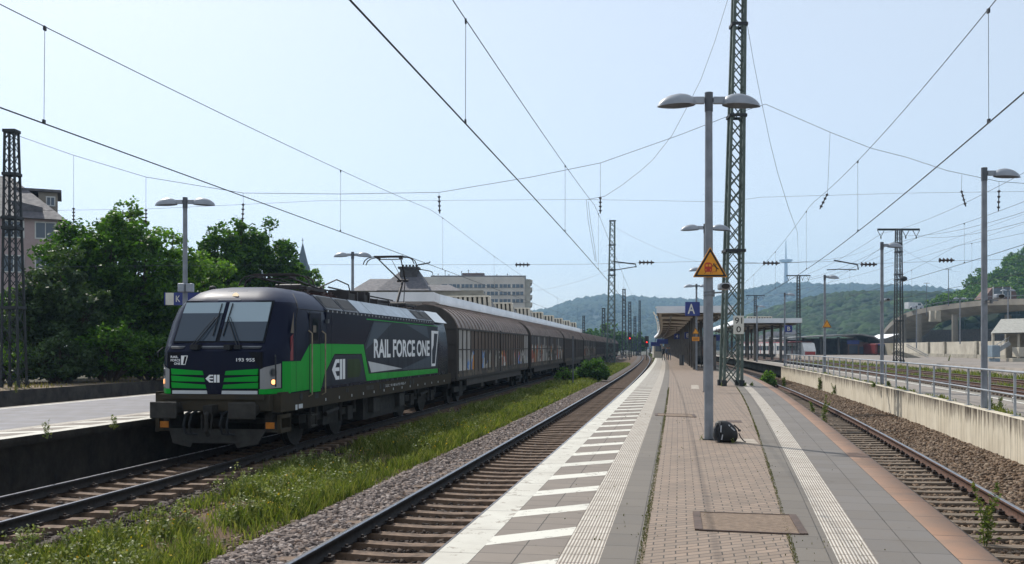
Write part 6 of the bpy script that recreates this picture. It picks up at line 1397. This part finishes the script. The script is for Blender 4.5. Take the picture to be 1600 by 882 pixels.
grass('grass', near, 1.75, edgeL, -.05, 110, 300, 6000, .3, .8, lambda t,x,y: -.2+0*t, M['grass'], .1)
grass('grass', edgeR, 18.9, edgeR, 22.0, 25, 160, 16000, .15, .5, lambda t,x,y: 0*t, M['grass'], .25)
grass('grass', edgeR, 14.3, edgeR, 16.2, 30, 160, 9000, .1, .35, lambda t,x,y: 0*t, M['grass'], .4)
grass('grass', edgeR, 4.35, edgeR, 4.75, 12, 80, 5000, .03, .14, lambda t,x,y: .79+0*t, M['grass'], .62)
grass('dry_grass', loco, -19.4, loco, -15.1, 25, 80, 5000, .04, .16, lambda t,x,y: .75+0*t, leafmat('dry_grass_blade',['8a7a4c','776a40','6b6d38','9a8656'],.3), .55)
grass('joint_weeds', edgeL, 1.61, edgeL, 1.66, 7, 40, 5000, .004, .014, lambda t,x,y: PZ+0*t, M['moss'], -3, wid=.0005)
grass('joint_weeds', edgeR, -1.57, edgeR, -1.53, 7, 40, 4000, .004, .014, lambda t,x,y: PZ+0*t, M['moss'], -3, wid=.0005)
grass('joint_weeds', edgeL, .66, edgeR, -.62, 7, 30, 1500, .008, .025, lambda t,x,y: PZ+0*t, M['moss'], .95, wid=.002)
# tall weeds, yellow flowers in the strip (countless: one mass each)
def weed_field(n):
    bs = MB(); LP = []; FP_ = []; YF = []
    for i in range(n):
        Y = 9.5*(80/9.5)**rnd.random(); t = rnd.random()**.8; a, c = at(loco,Y,1.9), at(near,Y,-2.4); p = a.lerp(c,t); p.z = -.33
        if patch(p.x,p.y) < .35: continue
        b, L, Fl = weed_mesh(rnd.uniform(.28,.62), 22, .05, .09, 5)
        k = len(bs.v); bs.v += [tuple(Vector(v)+p) for v in b.v]; bs.f += [tuple(j+k for j in q) for q in b.f]; bs.m += b.m
        LP.append(L+np.array(p)); FP_.append(Fl+np.array(p))
        if rnd.random() < .6 and t > .35:
            for _ in range(rnd.randint(2,6) if Y > 18 else rnd.randint(0,2)): YF.append(tuple(p+Vector((rnd.gauss(0,.25),rnd.gauss(0,.3),rnd.uniform(.2,.42)))))
    tag(bs.build('tall_weed_stems', M['weed']), kind='stuff')
    V, Q = leaf_quads(np.concatenate(LP), .055, .3, .4); tag(npmesh('tall_weeds', V, Q, M['weed']), kind='stuff')
    V, Q = leaf_quads(np.concatenate(FP_), .04, .4, .9); tag(npmesh('pale_flower_heads', V, Q, M['flower_p']), kind='stuff')
    V, Q = leaf_quads(np.array(YF), .035, .8, 1.0); tag(npmesh('yellow_flowers', V, Q, M['flower']), kind='stuff')
weed_field(750)
stones('verge_stones', near, -4.6, -2.5, 9, 35, 9000, .045, lambda d: -.315+0*d, M['stone_o'])
stones('verge_stones', loco, 1.9, 4.8, 9, 45, 16000, .05, lambda d: -.285+0*d, M['stone_o'])
# ================================================================ HILLS
def crown_mass(name, P_, size, mat, sub=1, squash=.9):
    import bmesh
    bm = bmesh.new(); bmesh.ops.create_icosphere(bm, subdivisions=sub, radius=1); bv = np.array([v.co[:] for v in bm.verts]); bf = np.array([[v.index for v in f.verts] for f in bm.faces]); bm.free()
    n = len(P_); sz = size*(.6+.8*rng.random(n)); V = bv[None]*(1+.38*(rng.random((n,len(bv),1))-.5))*sz[:,None,None]*np.array([1,1,squash]); V = V+P_[:,None,:]
    Q = (bf[None]+(np.arange(n)*len(bv))[:,None,None]).reshape(-1,3)
    return tag(npmesh(name, V.reshape(-1,3), Q, mat), kind='stuff')
def treemat(name, cols):
    k = NT(name); g = k.n('NewGeometry'); c = k.ramp(g.outputs['Random Per Island'], [(i/(len(cols)-1), lin(x)) for i, x in enumerate(cols)]); nz = k.noise(k.coord('Object'), .5, 4, .8)
    c = k.mix(k.math('MULTIPLY', nz, .5), c, lin('243316')); k.bump(nz, .8, 1.0); return k.fin(c, .9, 0, .2)
M['wood_far'] = treemat('distant_wood', ['22331a','2a3d1e','1c2b15','32472a']); M['wood_mid'] = treemat('hillside_wood', ['16260c','22380f','324a16','122009','415c1e'])
M['hillside'] = pm('wooded_hillside', '22331a', '1a2812', .012, .95)
def hill(name, Y, ridge, front, n_tr, size, mat, sub, back=500, pw=1.3, seed=0):
    xs = np.array([r[0] for r in ridge], float); zs_ = np.array([HC-(r[1]-HZ)/F*Y for r in ridge]); X0, X1 = (xs[0]-800)/F*Y, (xs[-1]-800)/F*Y
    zr = lambda x: np.interp(x, (xs-800)/F*Y, zs_)
    def H(x, y):
        u = np.clip((y-front)/(Y-front),0,1); v = np.clip((y-Y)/back,0,1)
        und = 1+.16*np.sin(x/size/13+seed)*np.sin(np.pi*u)+.10*np.sin(x/size/5.3+y/size/9+seed)*np.sin(np.pi*u)
        return zr(x)*(u**pw)*und*(1-v*v)-.6
    gx = np.linspace(X0,X1,90); gy = np.linspace(front,Y+back,40); A, B_ = np.meshgrid(gx,gy); V = np.stack([A,B_,H(A,B_)],-1).reshape(-1,3); nx = len(gx)
    Q = [(j*nx+i,j*nx+i+1,(j+1)*nx+i+1,(j+1)*nx+i) for j in range(len(gy)-1) for i in range(nx-1)]
    struct(npmesh(name, V, np.array(Q), M['hillside'], None, None, True))
    x = X0+(X1-X0)*rng.random(n_tr); y = front+(Y+back*.25-front)*rng.random(n_tr)**.8; z = H(x,y)+size*.15
    return crown_mass('forest', np.stack([x,y,z],1), size, mat, sub)
hill('hills', 2500, [(560,510),(700,503),(800,497),(862,487),(890,475),(930,468),(960,467),(1000,470),(1050,472),(1100,473),(1140,465),(1180,455),(1215,449),(1250,447),(1300,449),(1350,450),(1400,453),(1450,458),(1500,462),(1600,468),(1900,480)], 1500, 15000, 10, M['wood_far'], 1, 700, 1.1)
hill('hills', 900, [(1100,530),(1150,512),(1200,494),(1230,485),(1270,473),(1300,467),(1340,465),(1380,466),(1420,468),(1480,466),(1560,470),(1700,476)], 480, 8000, 5.0, M['wood_mid'], 2, 260, 1.0, 2)
hill('hills', 420, [(1420,545),(1450,535),(1480,515),(1510,490),(1540,462),(1575,440),(1600,424),(1650,402),(1750,372),(1900,350)], 352, 900, 2.6, M['wood_mid'], 2, 120, 1.3, 4)
# the wooded slope on the right reads as one mass of leaves
LPt = []
for i in range(230):
    xx = 1450+rng.random()**.9*290; yr = np.interp(xx, [1440,1470,1500,1540,1575,1600,1650,1750], [514,486,466,430,408,394,368,336]); fr = rng.random(); Y = 420-62*fr
    yp = yr+(478-yr)*fr*.9; r = rng.uniform(2.6,5.0); c = px(xx, yp, Y); p, _ = crown_points((c.x,c.y,c.z+.3), (r,r,r*.95), 520, 16, .4, .36); LPt.append(p)
V, Q = leaf_quads(np.concatenate(LPt), 1.0, .4, .65); tag(npmesh('wooded_slope', V, Q, M['leaf_slope']), kind='stuff')
# pale houses on the lower hillside far away
M['far_house'] = pm('far_house_wall', 'b5afa6', '9d978e', .1, .85)
for i, (xx, yy) in enumerate(((1210,531),(1223,533),(1236,529),(1200,536),(1440,467))):
    p = px(xx,yy,470 if i != 4 else 870); k_ = 1 if i != 4 else 1.6; t = thing('far_house', ('tiny pale house low on the hillside over the white train','second tiny pale house beside it on the hillside','third tiny pale house under the letter B sign','tiny house left of the others above the canopy','tiny house on the hill crest left of the flyover')[i], 'house', (p.x,p.y,p.z-3*k_)); w_ = 3.0*k_ 
    b = MB(); b.box(-w_,w_,0,6,-14,5*k_); b.build('wall', M['far_house'], t); b = MB(); b.add([(-w_-.3,-.3,5*k_),(w_+.3,-.3,5*k_),(w_+.3,6.3,5*k_),(-w_-.3,6.3,5*k_),(-w_,3,7*k_),(w_,3,7*k_)],[(0,1,5,4),(2,3,4,5),(1,2,5),(3,0,4)]); b.build('roof', M['slate_roof'], t)
# ================================================================ HAZE
k = NT('haze_air'); k.t.nodes.remove(k.b); pv = k.n('VolumePrincipled'); pv.inputs['Color'].default_value = (.44,.70,1,1); pv.inputs['Density'].default_value = .00022; pv.inputs['Anisotropy'].default_value = .2
k.l(pv.outputs[0], k.out.inputs['Volume'])
b = MB(); b.box(-2400,2400,-70,3600,-1.6,330); hz = b.build('haze', k.m); hz['kind'] = 'stuff'; hz.display_type = 'WIRE'
